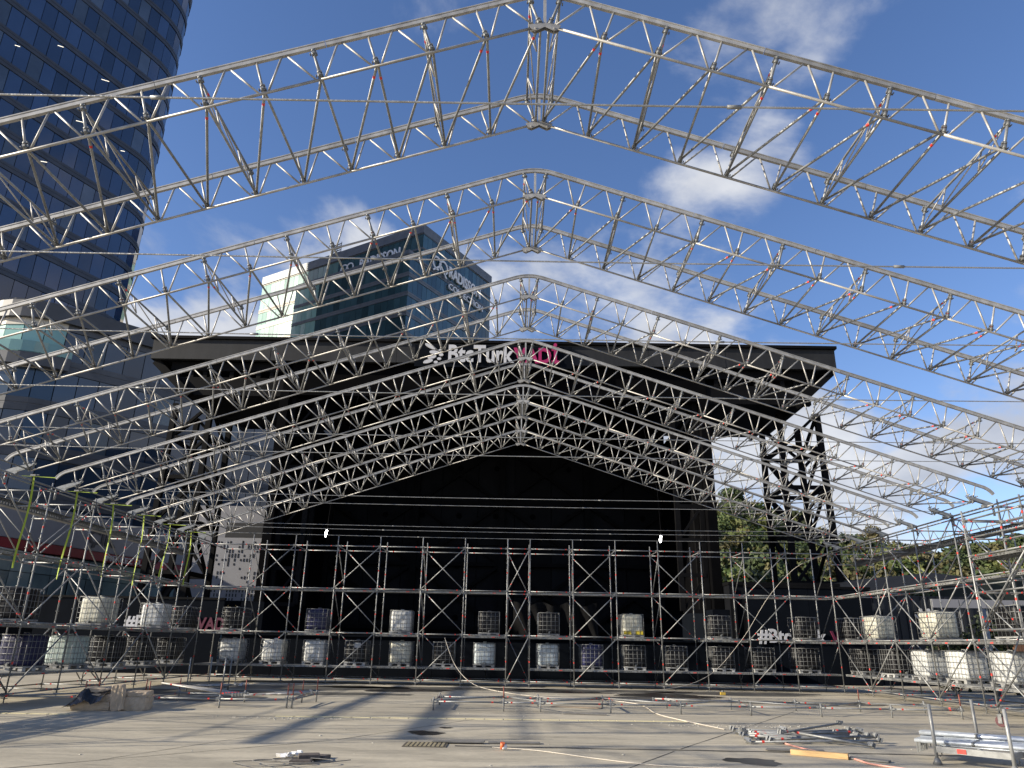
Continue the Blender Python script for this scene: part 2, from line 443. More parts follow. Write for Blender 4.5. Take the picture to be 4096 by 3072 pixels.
# ------------------------------------------------------------------ facades
CAMP = Vector((-0.416, 0, 1.873))
def in_frame(p):
    d = Vector(p) - CAMP; w = d.dot(F)
    if w <= 0: return False
    return abs(d.dot(RT) / w) < 0.73 and abs(d.dot(UP) / w) < 0.55
def resample(path, step):
    P = [Vector((p[0], p[1], 0)) for p in path]
    L = [0.0]
    for a, b_ in zip(P, P[1:]): L.append(L[-1] + (b_ - a).length)
    n = max(1, round(L[-1] / step)); out_ = []
    for i in range(n + 1):
        t = L[-1] * i / n; k = 0
        while k < len(P) - 2 and L[k + 1] < t: k += 1
        out_.append(P[k].lerp(P[k + 1], (t - L[k]) / max(1e-6, L[k + 1] - L[k])))
    return out_
def facade(root, path, z0, z1, fh, pw, bh, glass, band, limit=300, open_every=0, proud=0.12, rows=1, tilt=0.3, alt=None):
    pts = resample(path, pw)
    nf = int(round((z1 - z0) / fh)); zs = [z0 + i * fh for i in range(nf + 1)]
    # one band per storey line
    prof = [(-0.35, -bh / 2), (proud, -bh / 2), (proud, -bh * 0.1), (proud - 0.03, -bh * 0.08), (proud - 0.03, bh * 0.08), (proud, bh * 0.1), (proud, bh / 2), (-0.35, bh / 2)]
    bme = None
    for z in zs:
        if bme is None:
            b = MB(); n = len(prof); vs = []
            for i, p in enumerate(pts):
                h = (pts[min(i + 1, len(pts) - 1)] - pts[max(i - 1, 0)]).normalized(); nn = Vector((h.y, -h.x, 0))
                vs += [p - pts[0] + nn * a + Vector((0, 0, c)) for a, c in prof]
            b.add(vs, [(i * n + k, (i + 1) * n + k, (i + 1) * n + (k + 1) % n, i * n + (k + 1) % n) for i in range(len(pts) - 1) for k in range(n)] + [tuple(range(n)), tuple((len(pts) - 1) * n + k for k in reversed(range(n)))])
            bme = b.mesh('spandrel_band', band)
        ob('spandrel_band', bme, root, pts[0] + Vector((0, 0, z)))
    items = []
    ph = (fh - bh) / rows
    for i in range(len(pts) - 1):
        a, c = pts[i], pts[i + 1]; d = c - a; L = d.length; d.normalize(); nn = Vector((d.y, -d.x, 0)); ang = math.atan2(d.y, d.x)
        for z in zs[:-1]:
            for r_ in range(rows):
                items.append(((a + c) / 2 + Vector((0, 0, z + bh / 2 + ph * (r_ + 0.5))), ang, L))
    items.sort(key=lambda it: (not in_frame(it[0]), (it[0] - CAMP).length))
    rest = MB()
    for k, (c, ang, L) in enumerate(items):
        key = ('pane', round(L, 2), round(ph, 2), glass.name)
        q = Matrix.Rotation(ang + R(random.gauss(0, tilt)), 3, 'Z') @ Matrix.Rotation(R(random.gauss(0, tilt)), 3, 'X')
        if k < limit:
            gm = glass if (alt is None or random.random() > 0.16) else alt
            me = cached(key + (gm.name,), lambda: MB().box((0, 0, 0), (L - 0.07, 0.05, ph - 0.04)).mesh('pane', gm))
            ob('pane', me, root, c, q.to_quaternion())
        else:
            rest.box(c, (L - 0.07, 0.05, ph - 0.04), 0, q)
    if rest.v:
        o = ob('pane', rest.mesh('pane_rest', glass), root, root.location); o['kind'] = 'stuff'
        rest_loc = root.location
        for v in o.data.vertices: v.co -= Vector(rest_loc)
    return pts
def prism(poly, z0, z1, m, name):
    b = MB(); n = len(poly)
    b.add([(x, y, z0) for x, y in poly] + [(x, y, z1) for x, y in poly], [(i, (i + 1) % n, n + (i + 1) % n, n + i) for i in range(n)] + [tuple(reversed(range(n))), tuple(range(n, 2 * n))])
    return b.mesh(name, m)
def shifted(me, loc):
    me.transform(Matrix.Translation(-Vector(loc))); return me
def arc(c, r, a0, a1, n):
    return [(c[0] + r * math.cos(R(a0 + (a1 - a0) * i / n)), c[1] + r * math.sin(R(a0 + (a1 - a0) * i / n))) for i in range(n + 1)]
def inset(path, k):
    P = [Vector((p[0], p[1], 0)) for p in path]; o_ = []
    for i, p in enumerate(P):
        h = (P[min(i + 1, len(P) - 1)] - P[max(i - 1, 0)]).normalized()
        o_.append((p.x - h.y * k, p.y + h.x * k))
    return o_

# --- glass tower, left
tower = thing('glass_tower', 'tall dark blue glass office tower with a rounded corner at the left edge', 'tower', (-62, 92, 0))
d = Vector((math.sin(R(23.7)), math.cos(R(23.7)), 0))
C = (-58.86, 86.5); rad = 7.0
Ep = Vector((C[0] + rad * d.y, C[1] - rad * d.x, 0))
straight = [(Ep.x - d.x * t, Ep.y - d.y * t) for t in (27, 18, 9)]
a0 = math.degrees(math.atan2(-d.x, d.y))
arcp = arc(C, rad, a0, a0 + 74, 9)
tpath = straight + arcp
ob('core', shifted(prism(inset(tpath, 0.30) + [(-78, 118), (-96, 112), (-96, 70)], 0, 96.6, CORE, 'tower_core'), tower.location), tower, tower.location)
ob('rear_shade_block', shifted(prism([(-77, 100), (-79.5, 131), (-100, 131), (-100, 100)], 0, 118, SPAND, 'tower_shade_block'), tower.location), tower, tower.location)  # unseen block added behind the tower to shade the hotel's left face
facade(tower, tpath, 16.0, 96.0, 4.0, 1.62, 0.85, GLASS_T, SPANDT, 300, tilt=0.5, alt=mat('tower_blind_glass', (0.06, 0.085, 0.13), 0.08, 0.0, 0.3, 0.2, spec=0.6, perobj=0.4))
LIT = mat('office_ceiling_light', (0.9, 0.85, 0.7), 0.5, 0, 0.02, 5, emit=(1.0, 0.9, 0.7), estr=1.4)
for i in range(12):
    t = random.uniform(1, 18); z = 16 + 4.0 * random.randint(5, 19) + 3.1
    p = Vector((Ep.x - d.x * t, Ep.y - d.y * t, z)) + Vector((d.y, -d.x, 0)) * 0.075
    b = MB().box((0, 0, 0), (random.uniform(0.5, 1.2), 0.02, 0.05), 0)
    ob('ceiling_light', b.mesh('ceiling_light', LIT), tower, p, (Matrix.Rotation(math.atan2(d.y, d.x), 3, 'Z') @ Matrix.Rotation(R(-25), 3, 'Y')).to_quaternion())
for zz in (96.3,):
    b = MB(); pts = resample(tpath, 1.5)
    for a, c in zip(pts, pts[1:]): b.beam(a + Vector((0, 0, zz + 0.5)), c + Vector((0, 0, zz + 0.5)), 0.3, 1.0)
    ob('parapet', shifted(b.mesh('parapet', SPAND), tower.location), tower, tower.location)

# --- office block in front of the tower
block = thing('office_block', 'lower glass office block with a curved cream corner in front of the tower', 'building', (-38, 72, 0))
h1 = Vector((math.sin(R(43)), math.cos(R(43)), 0))
P1 = Vector((-41.6, 62.2, 0))
h0 = Vector((math.sin(R(128)), math.cos(R(128)), 0))
rad = 5.0
Cb = P1 + Vector((-h1.y, h1.x, 0)) * rad
s0 = math.degrees(math.atan2(-h0.x, h0.y)); s1 = math.degrees(math.atan2(-h1.x, h1.y))
barc = arc((Cb.x, Cb.y), rad, s0, s1, 8)
lead = [(barc[0][0] - h0.x * t, barc[0][1] - h0.y * t) for t in (13, 6)]
right = [(P1.x + h1.x * t, P1.y + h1.y * t) for t in (6, 14, 22, 30, 38, 46)]
facade(block, [barc[-1]] + right, 9.0, 29.0, 4.0, 1.75, 1.2, GLASS_B, SPAND, 290, tilt=0.5, alt=mat('block_blind_glass', (0.10, 0.13, 0.15), 0.08, 0.0, 0.3, 0.2, spec=0.6, perobj=0.4))
facade(block, lead + barc, 9.0, 25.0, 4.0, 1.75, 1.2, GLASS_B, SPAND, 120, tilt=0.4)
facade(block, lead + barc, 25.0, 29.0, 4.0, 1.75, 1.3, GLASS_P, CREAM, 60, tilt=0.4)
bpoly = inset(lead + barc + right, 0.30)
ob('core', shifted(prism(bpoly + [(-40, 108), (-64, 84)], 0, 28.9, CORE, 'block_core'), block.location), block, block.location)
ob('roof_slab', shifted(prism(inset(lead + barc + right, -0.5) + [(-40, 110), (-66, 86)], 29.0, 30.6, SPAND, 'block_roof'), block.location), block, block.location)
# stepped terrace volumes with glass rails on the corner
for k, (z, rr, m_) in enumerate(((24.4, 4.9, SPAND),)):
    pl = arc((Cb.x, Cb.y), rr + 1.0, s0 - 25, s1 + 6, 12)
    ob('terrace_slab', shifted(prism(pl + [(Cb.x, Cb.y)], z, z + 1.1, m_, 'terrace_slab'), block.location), block, block.location)
    b = MB()
    for a, c in zip(pl, pl[1:]): b.beam((a[0], a[1], z + 1.65), (c[0], c[1], z + 1.65), 0.04, 1.0)
    ob('glass_rail', shifted(b.mesh('glass_rail', GLASS_P), block.location), block, block.location)
ob('penthouse', shifted(prism(arc((Cb.x - 3, Cb.y + 3), 5.5, s0 - 40, s1 + 40, 12) + [(Cb.x - 12, Cb.y + 12)], 30.7, 32.2, SPAND, 'penthouse'), block.location), block, block.location)

# --- hotel
hotel = thing('hotel_tower', 'green glass hotel slab rising behind the stage roof', 'building', (-25, 145, 0))
N = Vector((-18.9, 128.6, 0)); Lp = Vector((-59.0, 153.0, 0)); Rr = Vector((-6.0, 150.6, 0))
ru = (Rr - N).normalized(); lu = (Lp - N).normalized()
Nl = N - ru * 3.8; Ll = Nl + lu * 31.0
far = Lp + ru * 26
# upper storey pair with the sign, set back
facade(hotel, [(Lp - lu * 24)[:2], N[:2]], 72.6, 79.4, 3.4, 1.5, 0.4, GLASS_H, SPANDH, 140, tilt=0.4)
facade(hotel, [(Lp - lu * 13.5)[:2], (Lp - lu * 24)[:2]], 72.6, 79.4, 3.4, 1.5, 0.4, GLASS_M, SPANDH, 40, tilt=0.4)
facade(hotel, [Lp[:2], (Lp - lu * 13.5)[:2]], 72.6, 79.4, 3.4, 1.5, 0.5, GLASS_P, CREAM, 60, tilt=0.4)
facade(hotel, [N[:2], Rr[:2]], 72.6, 79.4, 3.4, 1.5, 0.4, GLASS_H, SPANDH, 80, tilt=0.4)
# lower body
facade(hotel, [Nl[:2], Rr[:2]], 39.6, 72.6, 4.125, 1.45, 0.9, GLASS_H, SPANDH, 130, tilt=0.4)
facade(hotel, [(Ll - lu * 7)[:2], Nl[:2]], 39.6, 72.6, 4.125, 1.55, 0.9, GLASS_H, SPANDH, 150, tilt=0.4)
facade(hotel, [Ll[:2], (Ll - lu * 7)[:2]], 39.6, 72.6, 4.125, 1.55, 0.7, GLASS_P, SPANDH, 60, tilt=0.4)
facade(hotel, [Lp[:2], (Lp - lu * 17.2)[:2]], 39.6, 72.6, 4.125, 1.45, 0.9, GLASS_P, CREAM, 100, tilt=0.4)
nrm_l = Vector((lu.y, -lu.x, 0)) * -1
for poly, z0, z1, nm in ((inset([Lp[:2], N[:2], Rr[:2]], 0.3) + [tuple(far[:2])], 0, 79.3, 'core'), (inset([Ll[:2], Nl[:2]], 0.3) + [tuple(N[:2]), tuple((N + lu * 31)[:2])], 0, 72.4, 'core')):
    ob(nm, shifted(prism(poly, z0, z1, CORE, 'hotel_core'), hotel.location), hotel, hotel.location)
ob('parapet', shifted(prism(inset([Lp[:2], N[:2], Rr[:2]], -0.3) + [tuple((far)[:2])], 79.4, 81.4, SPANDH, 'hotel_parapet'), hotel.location), hotel, hotel.location)
ob('terrace', shifted(prism(inset([Ll[:2], Nl[:2]], -0.2) + [tuple(N[:2]), tuple((N + lu * 31)[:2])], 72.75, 73.7, SPANDH, 'terrace'), hotel.location), hotel, hotel.location)
b = MB()
bp_ = Lp - lu * 23
for k in range(5): b.beam(bp_ + Vector((0, 0, 81.6 + 0.5 * k)) + lu * 1.2, bp_ + Vector((0, 0, 81.6 + 0.5 * k)) - lu * 1.2, 0.12, 0.2)
for k in (-1.2, 0, 1.2): b.beam(bp_ + lu * k + Vector((0, 0, 81.3)), bp_ + lu * k + Vector((0, 0, 84.0)), 0.12, 0.12)
ob('roof_louvre', shifted(b.mesh('louvre', SPANDH), hotel.location), hotel, hotel.location)
# signs
def ring_logo(root, org, rt, up_, s):
    b = MB(); r_ = Vector(rt).normalized(); u_ = Vector(up_)
    n_ = r_.cross(u_)
    def pp(a, c): return Vector(org) + r_ * a * s + u_ * c * s + n_ * 0.12
    for cx_ in (0.42, 1.15):
        pts = [pp(cx_ + 0.42 * math.cos(t), 0.62 + 0.42 * math.sin(t)) for t in np.linspace(0.15 if cx_ < 1 else -0.9, 5.2 if cx_ < 1 else 3.9, 22)]
        for a, c in zip(pts, pts[1:]): b.beam(a, c, 0.13 * s, 0.12, 0, n_)
    for a, c in ((0.84, 1.5), (0.84, 0.05)):
        b.beam(pp(a, 0.62), pp(c, 0.0), 0.12 * s, 0.12, 0, n_)
    ob('sign_emblem', shifted(b.mesh('emblem', HLET), root.location), root, root.location)
nl = Vector((-lu.y, lu.x, 0))
if nl.dot(CAMP - N) < 0: nl = -nl
nr = Vector((ru.y, -ru.x, 0))
zu = Vector((0, 0, 1))
text_on('sign_letters', 'RADISSON', 3.0, hotel, N + lu * 16.5 + nl * 0.35 + zu * 75.5, -lu, zu, HLET, 0.15, 0.05, 10.8)
ring_logo(hotel, N + lu * 21.6 + nl * 0.35 + zu * 75.2, -lu, zu, 2.2)
text_on('sign_letters', 'RADISSON', 3.4, hotel, N + ru * 8.6 + nr * 0.35 + zu * 73.6, ru, zu, HLET, 0.15, 0.06, 12.0)
text_on('sign_letters', 'COLLECTION', 1.9, hotel, N + ru * 8.8 + nr * 0.35 + zu * 70.9, ru, zu, HLET, 0.15, 0.02, 13.0)
ring_logo(hotel, N + ru * 3.0 + nr * 0.35 + zu * 72.6, ru, zu, 3.2)

# --- low shop building on the left with the red stripe
bank = thing('shop_building', 'low building with white fascia and red stripe behind the left scaffold', 'building', (-34, 56, 0))
bd = (Vector((-31.62, 67.02, 0)) - Vector((-35.29, 50.84, 0))).normalized(); bn = Vector((bd.y, -bd.x, 0))
B0 = Vector((-35.29, 50.84, 0)) - bd * 6; BL = 26.0
def bpt(t, z, o=0.0): return B0 + bd * t + bn * o + zu * z
def bslab(name, t0, t1, z0, z1, o0, o1, m, parent=bank):
    b = MB(); vs = [bpt(t, z, o) for t in (t0, t1) for o in (o0, o1) for z in (z0, z1)]
    b.add(vs, [(0, 1, 3, 2), (4, 6, 7, 5), (0, 4, 5, 1), (2, 3, 7, 6), (0, 2, 6, 4), (1, 5, 7, 3)])
    return ob(name, shifted(b.mesh(name, m), bank.location), parent, bank.location)
REDW = mat('red_fascia', (0.20, 0.012, 0.016), 0.5, 0, 0.1, 1)
PALEW = mat('pale_grey_fascia', (0.22, 0.22, 0.235), 0.55, 0, 0.06, 1)
DARKSH = mat('dark_shutter', (0.008, 0.008, 0.009), 0.6, 0.0, 0.2, 2)
bslab('wall', 0, BL, 0, 10.6, -14, -0.3, CORE)
bslab('white_fascia', 0, BL, 8.25, 10.8, -0.3, 0.25, PALEW)
bslab('red_stripe', 0, BL, 7.55, 8.2, -0.3, 0.3, REDW)
bslab('soffit', 0, BL, 4.0, 4.6, -0.3, 0.5, SPAND)
GLASS_S = mat('shop_glass', (0.12, 0.17, 0.18), 0.06, 0, 0.35, 0.3, 0.06, 0.5, spec=0.7, perobj=0.3)
t = 0.2; k = 0
while t < BL - 1.7:
    for zz, hh in ((4.7, 1.35), (6.1, 1.35)):
        me = cached(('shop', hh), lambda: MB().box((0, 0, 0), (1.7, 0.06, hh)).mesh('pane', GLASS_S))
        ob('pane', me, bank, bpt(t + 0.85, zz + hh / 2, 0.0), Matrix.Rotation(math.atan2(bd.y, bd.x) + R(random.gauss(0, 1.2)), 3, 'Z').to_quaternion())
    t += 1.78
for i in range(26): bslab('shutter_slat', 2, BL - 6, 0.2 + 0.145 * i, 0.2 + 0.145 * i + 0.12, -0.28, -0.2 + 0.02 * (i % 2), DARKSH)
text_on('sign_letters', 'MERKEZ ŞUBE', 0.60, bank, bpt(15.6, 7.66, 0.36), bd, zu, LETTER, 0.02, 0.012, 5.2)
text_on('sign_letters', 'ÇIK', 1.5, bank, bpt(13.4, 8.75, 0.3), bd, zu, mat('dark_letter', (0.03, 0.03, 0.035), 0.5), 0.03, 0.03, 3.0)

# --- pastry shop front, further along
pas = thing('pastry_shop_front', 'dark shop front with gold lettering and red panel left of the stage', 'shop front', (-24.5, 56.5, 0))
def boxpart(root, name, x0, x1, y0, y1, z0, z1, m):
    b = MB().box(((x0 + x1) / 2, (y0 + y1) / 2, (z0 + z1) / 2), (x1 - x0, y1 - y0, z1 - z0))
    return ob(name, shifted(b.mesh(name, m), root.location), root, root.location)
boxpart(pas, 'wall', -29.5, -19.6, 57, 60, 0, 4.6, DARKSH)
boxpart(pas, 'sign_board', -26.6, -19.8, 56.7, 56.95, 3.35, 4.55, NAVY)
boxpart(pas, 'red_panel', -28.6, -26.8, 56.7, 56.95, 2.6, 4.6, REDW)
GOLD = mat('gold_letter', (0.50, 0.30, 0.06), 0.5, 0, 0.05, 3)
text_on('sign_letters', 'SARIYER  BÖREKÇİSİ', 0.66, pas, (-26.4, 56.66, 3.65), (1, 0, 0), zu, GOLD, 0.02, 0.0, 5.8)
for i in range(5): boxpart(pas, 'pane', -28.6 + i * 1.5, -27.2 + i * 1.5, 56.85, 56.95, 0.3, 2.5, GLASS_S)

# --- white building with slotted screen
kio = thing('slotted_white_building', 'white building with a screen of small dark slots beside the stage', 'building', (-20, 59, 0))
boxpart(kio, 'wall', -26.5, -17.0, 60.2, 66, 0, 12.2, PALEW)
boxpart(kio, 'dark_recess', -23.5, -17.0, 60.0, 60.15, 9.6, 10.8, DARKSH)
boxpart(kio, 'slotted_screen', -23.9, -17.4, 59.2, 59.35, 2.5, 9.5, mat('screen_pale', (0.27, 0.27, 0.285), 0.6, 0, 0.06, 1))
boxpart(kio, 'door_recess', -23.7, -17.6, 59.25, 60.0, 0, 2.4, DARKSH)
b = MB()
for i in range(26):
    for j in range(20):
        if random.random() < (0.36 if j > 8 else 0.75):
            hh = random.choice((0.16, 0.24, 0.32)) if j > 8 else 0.24
            b.box((-23.7 + i * 0.242 + 0.06, 59.19, 2.75 + j * 0.335), (0.09, 0.03, hh))
o = ob('dark_slots', shifted(b.mesh('dark_slots', CORE), kio.location), kio, kio.location); o['kind'] = 'stuff'

# ------------------------------------------------------------------ wooded hill on the right
AZ = [2, 10, 15.6, 17.3, 19.2, 21.5, 24.7, 29.2, 32.1, 34.8, 42, 60]
EL = [9.0, 9.8, 10.2, 10.4, 9.9, 8.7, 7.9, 6.7, 7.0, 7.1, 7.6, 8.0]
RTOP = 400.0
def hill_h(x, y):
    r = np.hypot(x, y); a = np.degrees(np.arctan2(x, y))
    top = (np.tan(np.radians(np.interp(a, AZ, EL))) * RTOP + 1.8) - 9.0
    t = np.clip((r - 150.0) / (RTOP - 150.0), 0, 1.25)
    s = np.where(t < 1, 0.5 * (t + t * t * (3 - 2 * t)), 1.0 - 0.6 * (t - 1) ** 2)
    edge = np.clip((a - 0) / 8.0, 0, 1)
    bumps = 2.5 * np.sin(x * 0.04 + 1) * np.sin(y * 0.03) + 1.3 * np.sin(x * 0.11) * np.cos(y * 0.09)
    return np.maximum(-0.3, (top * s + bumps * np.clip(t * 4, 0, 1)) * edge - 0.3 * (1 - np.clip(t * 10, 0, 1)))
na, nr_ = 70, 46
aa = np.radians(np.linspace(0, 66, na)); rr = np.linspace(140, 500, nr_)
A_, R_ = np.meshgrid(aa, rr, indexing='ij')
X_, Y_ = R_ * np.sin(A_), R_ * np.cos(A_)
Z_ = hill_h(X_, Y_)
b = MB(); b.add(np.stack([X_, Y_, Z_], -1).reshape(-1, 3).tolist(), [(i * nr_ + j, (i + 1) * nr_ + j, (i + 1) * nr_ + j + 1, i * nr_ + j + 1) for i in range(na - 1) for j in range(nr_ - 1)], 0, True)
hill = ob('hill', b.mesh('hill', mat('hill_undergrowth', (0.045, 0.05, 0.02), 0.9, 0, 0.5, 0.12, col2=(0.085, 0.07, 0.03)))); hill['kind'] = 'structure'

def leaf_material():
    m = bpy.data.materials.new('foliage'); m.use_nodes = True; t = m.node_tree; bs = t.nodes['Principled BSDF']
    at = t.nodes.new('ShaderNodeAttribute'); at.attribute_name = 'tone'
    t.links.new(at.outputs['Color'], bs.inputs['Base Color']); bs.inputs['Roughness'].default_value = 0.6; bs.inputs['Specular IOR Level'].default_value = 0.25
    return m
LEAF = leaf_material()
def leaf_cloud(name, centres, radii, tones, n_each, size, squash=0.8, tonevar=0.25):
    """Leaf-sized quads through the crowns; tone is each tree's own colour."""
    Vs, Cs = [], []
    for c, r, tone in zip(centres, radii, tones):
        n = int(n_each * (r / 3.0) ** 2) + 12
        nl = 6
        lob = rng.normal(size=(nl, 3)); lob /= np.linalg.norm(lob, axis=1)[:, None]; lob *= rng.uniform(0.25, 0.75, (nl, 1)) * r; lob[:, 2] *= squash
        k = rng.integers(0, nl, n)
        dv = rng.normal(size=(n, 3)); dv /= np.linalg.norm(dv, axis=1)[:, None]
        pos = np.asarray(c) + lob[k] + dv * (rng.uniform(0.55, 1.0, (n, 1)) ** 0.6) * r * 0.52 * np.array([1, 1, squash])
        nrm = dv + rng.normal(scale=0.55, size=(n, 3)); nrm /= np.linalg.norm(nrm, axis=1)[:, None]
        t1 = np.cross(nrm, rng.normal(size=(n, 3))); t1 /= np.linalg.norm(t1, axis=1)[:, None]; t2 = np.cross(nrm, t1)
        s = size * rng.uniform(0.6, 1.3, (n, 1)); 
        q = np.stack([pos - t1 * s - t2 * s * 0.6, pos + t1 * s - t2 * s * 0.6, pos + t1 * s + t2 * s * 0.6, pos - t1 * s + t2 * s * 0.6], 1)
        Vs.append(q.reshape(-1, 3)); col = np.asarray(tone) * rng.uniform(1 - tonevar, 1 + tonevar, (n, 1))
        Cs.append(np.repeat(np.c_[col, np.ones(n)], 4, 0))
    V = np.concatenate(Vs); Cc = np.concatenate(Cs); nq = len(V) // 4
    me = bpy.data.meshes.new(name)
    me.vertices.add(len(V)); me.vertices.foreach_set('co', V.astype(np.float32).ravel())
    me.loops.add(len(V)); me.loops.foreach_set('vertex_index', np.arange(len(V), dtype=np.int32))
    me.polygons.add(nq); me.polygons.foreach_set('loop_start', np.arange(0, len(V), 4, dtype=np.int32))
    at = me.attributes.new('tone', 'FLOAT_COLOR', 'POINT'); at.data.foreach_set('color', Cc.astype(np.float32).ravel())
    me.materials.append(LEAF); me.update(); me.validate()
    return me
PAL = np.array([(0.042, 0.062, 0.018), (0.055, 0.07, 0.022), (0.075, 0.085, 0.028), (0.036, 0.05, 0.02), (0.085, 0.078, 0.032), (0.06, 0.055, 0.025)])
cs, rs, ts = [], [], []
while len(cs) < 1300:
    a = math.radians(random.uniform(8, 46)); r = 155 + 265 * random.random() ** 0.8
    x, y = r * math.sin(a), r * math.cos(a); z = float(hill_h(np.array(x), np.array(y)))
    rad = random.uniform(3.6, 6.6) * (0.7 + 0.3 * r / 400)
    cs.append((x, y, z + rad * 0.55)); rs.append(rad); ts.append(PAL[random.randrange(6)] * random.uniform(0.8, 1.55))
o = ob('hillside_wood', leaf_cloud('hillside_wood', cs, rs, ts, 75, 0.62)); tagit(o, 'dense green and olive woodland covering the hillside', 'woodland', kind='stuff')
BARK = mat('bark', (0.07, 0.05, 0.035), 0.9, 0, 0.3, 6, 0.4, 10)
def tree(name, label, x, y, h, rad, tone, lean=0.0, squash=0.6, z=None, n=300, size=0.34, group=None):
    z = float(hill_h(np.array(x), np.array(y))) if z is None else z
    root = thing(name, label, 'tree', (x, y, z), group)
    b = MB(); top = Vector((lean, 0, h * 0.72))
    b.path([(0, 0, -0.5), (lean * 0.2, 0.1, h * 0.3), (lean * 0.6, 0, h * 0.5), top], 0.05 * h * 0.4 + 0.06, 7)
    for i in range(6):
        a = i * 1.05; b.path([top * 0.75, top * 0.9 + Vector((math.cos(a) * rad * 0.3, math.sin(a) * rad * 0.3, h * 0.06)), top + Vector((math.cos(a) * rad * 0.65, math.sin(a) * rad * 0.65, h * 0.12))], 0.035 * h * 0.35 + 0.03, 5)
    ob('trunk', b.mesh('trunk', BARK), root, root.location)
    me = leaf_cloud('crown', [(lean, 0, h - rad * squash * 0.6)], [rad], [tone], n, size, squash, 0.35)
    ob('crown', me, root, root.location)
    return root
tree('umbrella_pine', 'broad umbrella pine on the hilltop just right of the stage', 118, 378, 12, 10.5, (0.04, 0.058, 0.02), squash=0.5, n=150, size=0.6)
tree('umbrella_pine', 'smaller dark pine on the ridge behind the right lattice tower', 143, 365, 13.0, 8.5, (0.04, 0.05, 0.02), squash=0.55, n=150, size=0.6)
tree('broadleaf_tree', 'bare-edged olive green tree on the ridge right of the lattice tower', 171, 353, 13.0, 7.5, (0.08, 0.07, 0.03), squash=0.8, n=150, size=0.6)
tree('broadleaf_tree', 'yellowing round tree behind the far right scaffold platform', 40.5, 55.0, 8.6, 3.0, (0.13, 0.13, 0.03), squash=0.9, z=0.0, size=0.2, n=420)
tree('broadleaf_tree', 'dark green tree on the hillside at the far right edge', 48.5, 66, 11.5, 4.6, (0.08, 0.095, 0.035), squash=0.85, z=0.0, size=0.26, n=420)
tree('broadleaf_tree', 'ochre leaved small tree behind the right tank by the frame edge', 27.2, 36.4, 4.9, 1.5, (0.30, 0.20, 0.05), squash=0.9, z=0.0, size=0.09, n=900)

# ------------------------------------------------------------------ stage
SX0, SX1 = -25.4, 21.8; SY = 47.0
stage = thing('stage_house', 'huge black steel open-air stage with flat overhanging roof', 'stage', (-1.7, 50, 0))
def sp(name, x0, x1, y0, y1, z0, z1, m=BLACK):
    return boxpart(stage, name, x0, x1, y0, y1, z0, z1, m)
# fascia: separate sheets of cladding with a dark lip above
edges = [SX0, -17.2, -8.5, 0.2, 8.9, 14.2, SX1]
for i, (a, c) in enumerate(zip(edges, edges[1:])):
    b = MB(); o_ = 0.0 if i % 2 else 0.012
    b.add([(a + .01, SY - o_, 20.0), (c - .01, SY - o_, 20.0), (c - .01, SY - o_, 20.75), (a + .01, SY - o_, 20.75), (a + .01, SY - o_ - 0.02, 21.45), (c - .01, SY - o_ - 0.02, 21.45),
           (a + .01, SY + .3, 20.0), (c - .01, SY + .3, 20.0), (a + .01, SY + .3, 21.45), (c - .01, SY + .3, 21.45)],
          [(0, 1, 2, 3), (3, 2, 5, 4), (0, 6, 7, 1), (4, 5, 9, 8), (0, 3, 4, 8, 6), (1, 7, 9, 5, 2)])
    ob('fascia_panel', shifted(b.mesh('fascia_panel', FASC), stage.location), stage, stage.location)
sp('roof_lip', SX0 - 0.15, SX1 + 0.1, SY - 0.22, SY + 0.6, 21.46, 21.66)
sp('roof_deck', SX0, SX1, SY + 0.35, 66, 20.4, 21.4)
for x in (SX0, SX1 - 0.2):
    b = MB().add([(x, SY + .02, 20.0), (x, 66, 20.0), (x, 66, 21.4), (x, SY + .02, 21.4), (x + .2, SY + .02, 20.0), (x + .2, 66, 20.0), (x + .2, 66, 21.4), (x + .2, SY + .02, 21.4)], [(0, 1, 2, 3), (7, 6, 5, 4), (0, 4, 5, 1), (3, 2, 6, 7), (0, 3, 7, 4), (1, 5, 6, 2)])
    ob('side_fascia', shifted(b.mesh('side_fascia', FASC), stage.location), stage, stage.location)
# truss band under the fascia, with gaps that show the sky
for x0, x1 in ((-23.6, -16.2), (12.7, 20.0)):
    sp('soffit_beam', x0, x1, SY + 0.6, SY + 1.0, 17.6, 18.9)
    sp('soffit_beam', x0 - 0.5, x1 + 0.5, SY + 0.5, SY + 1.2, 19.35, 19.95)
    n = 8
    for i in range(n + 1):
        x = x0 + (x1 - x0) * i / n
        sp('soffit_post', x - 0.14, x + 0.14, SY + 0.6, SY + 0.9, 18.9, 19.36)
    sp('soffit_plate', x0, x1, SY + 1.2, 56, 17.9, 18.3)
for s_, xc in ((-1, SX0), (1, SX1)):
    b = MB()
    for y in (SY + 0.5, SY + 4, SY + 8):
        b.beam((xc - s_ * 0.2, y, 19.95), (xc - s_ * 2.9, y, 17.5), 0.4, 0.5)
    ob('knee_brace', shifted(b.mesh('knee_brace', BLACK), stage.location), stage, stage.location)
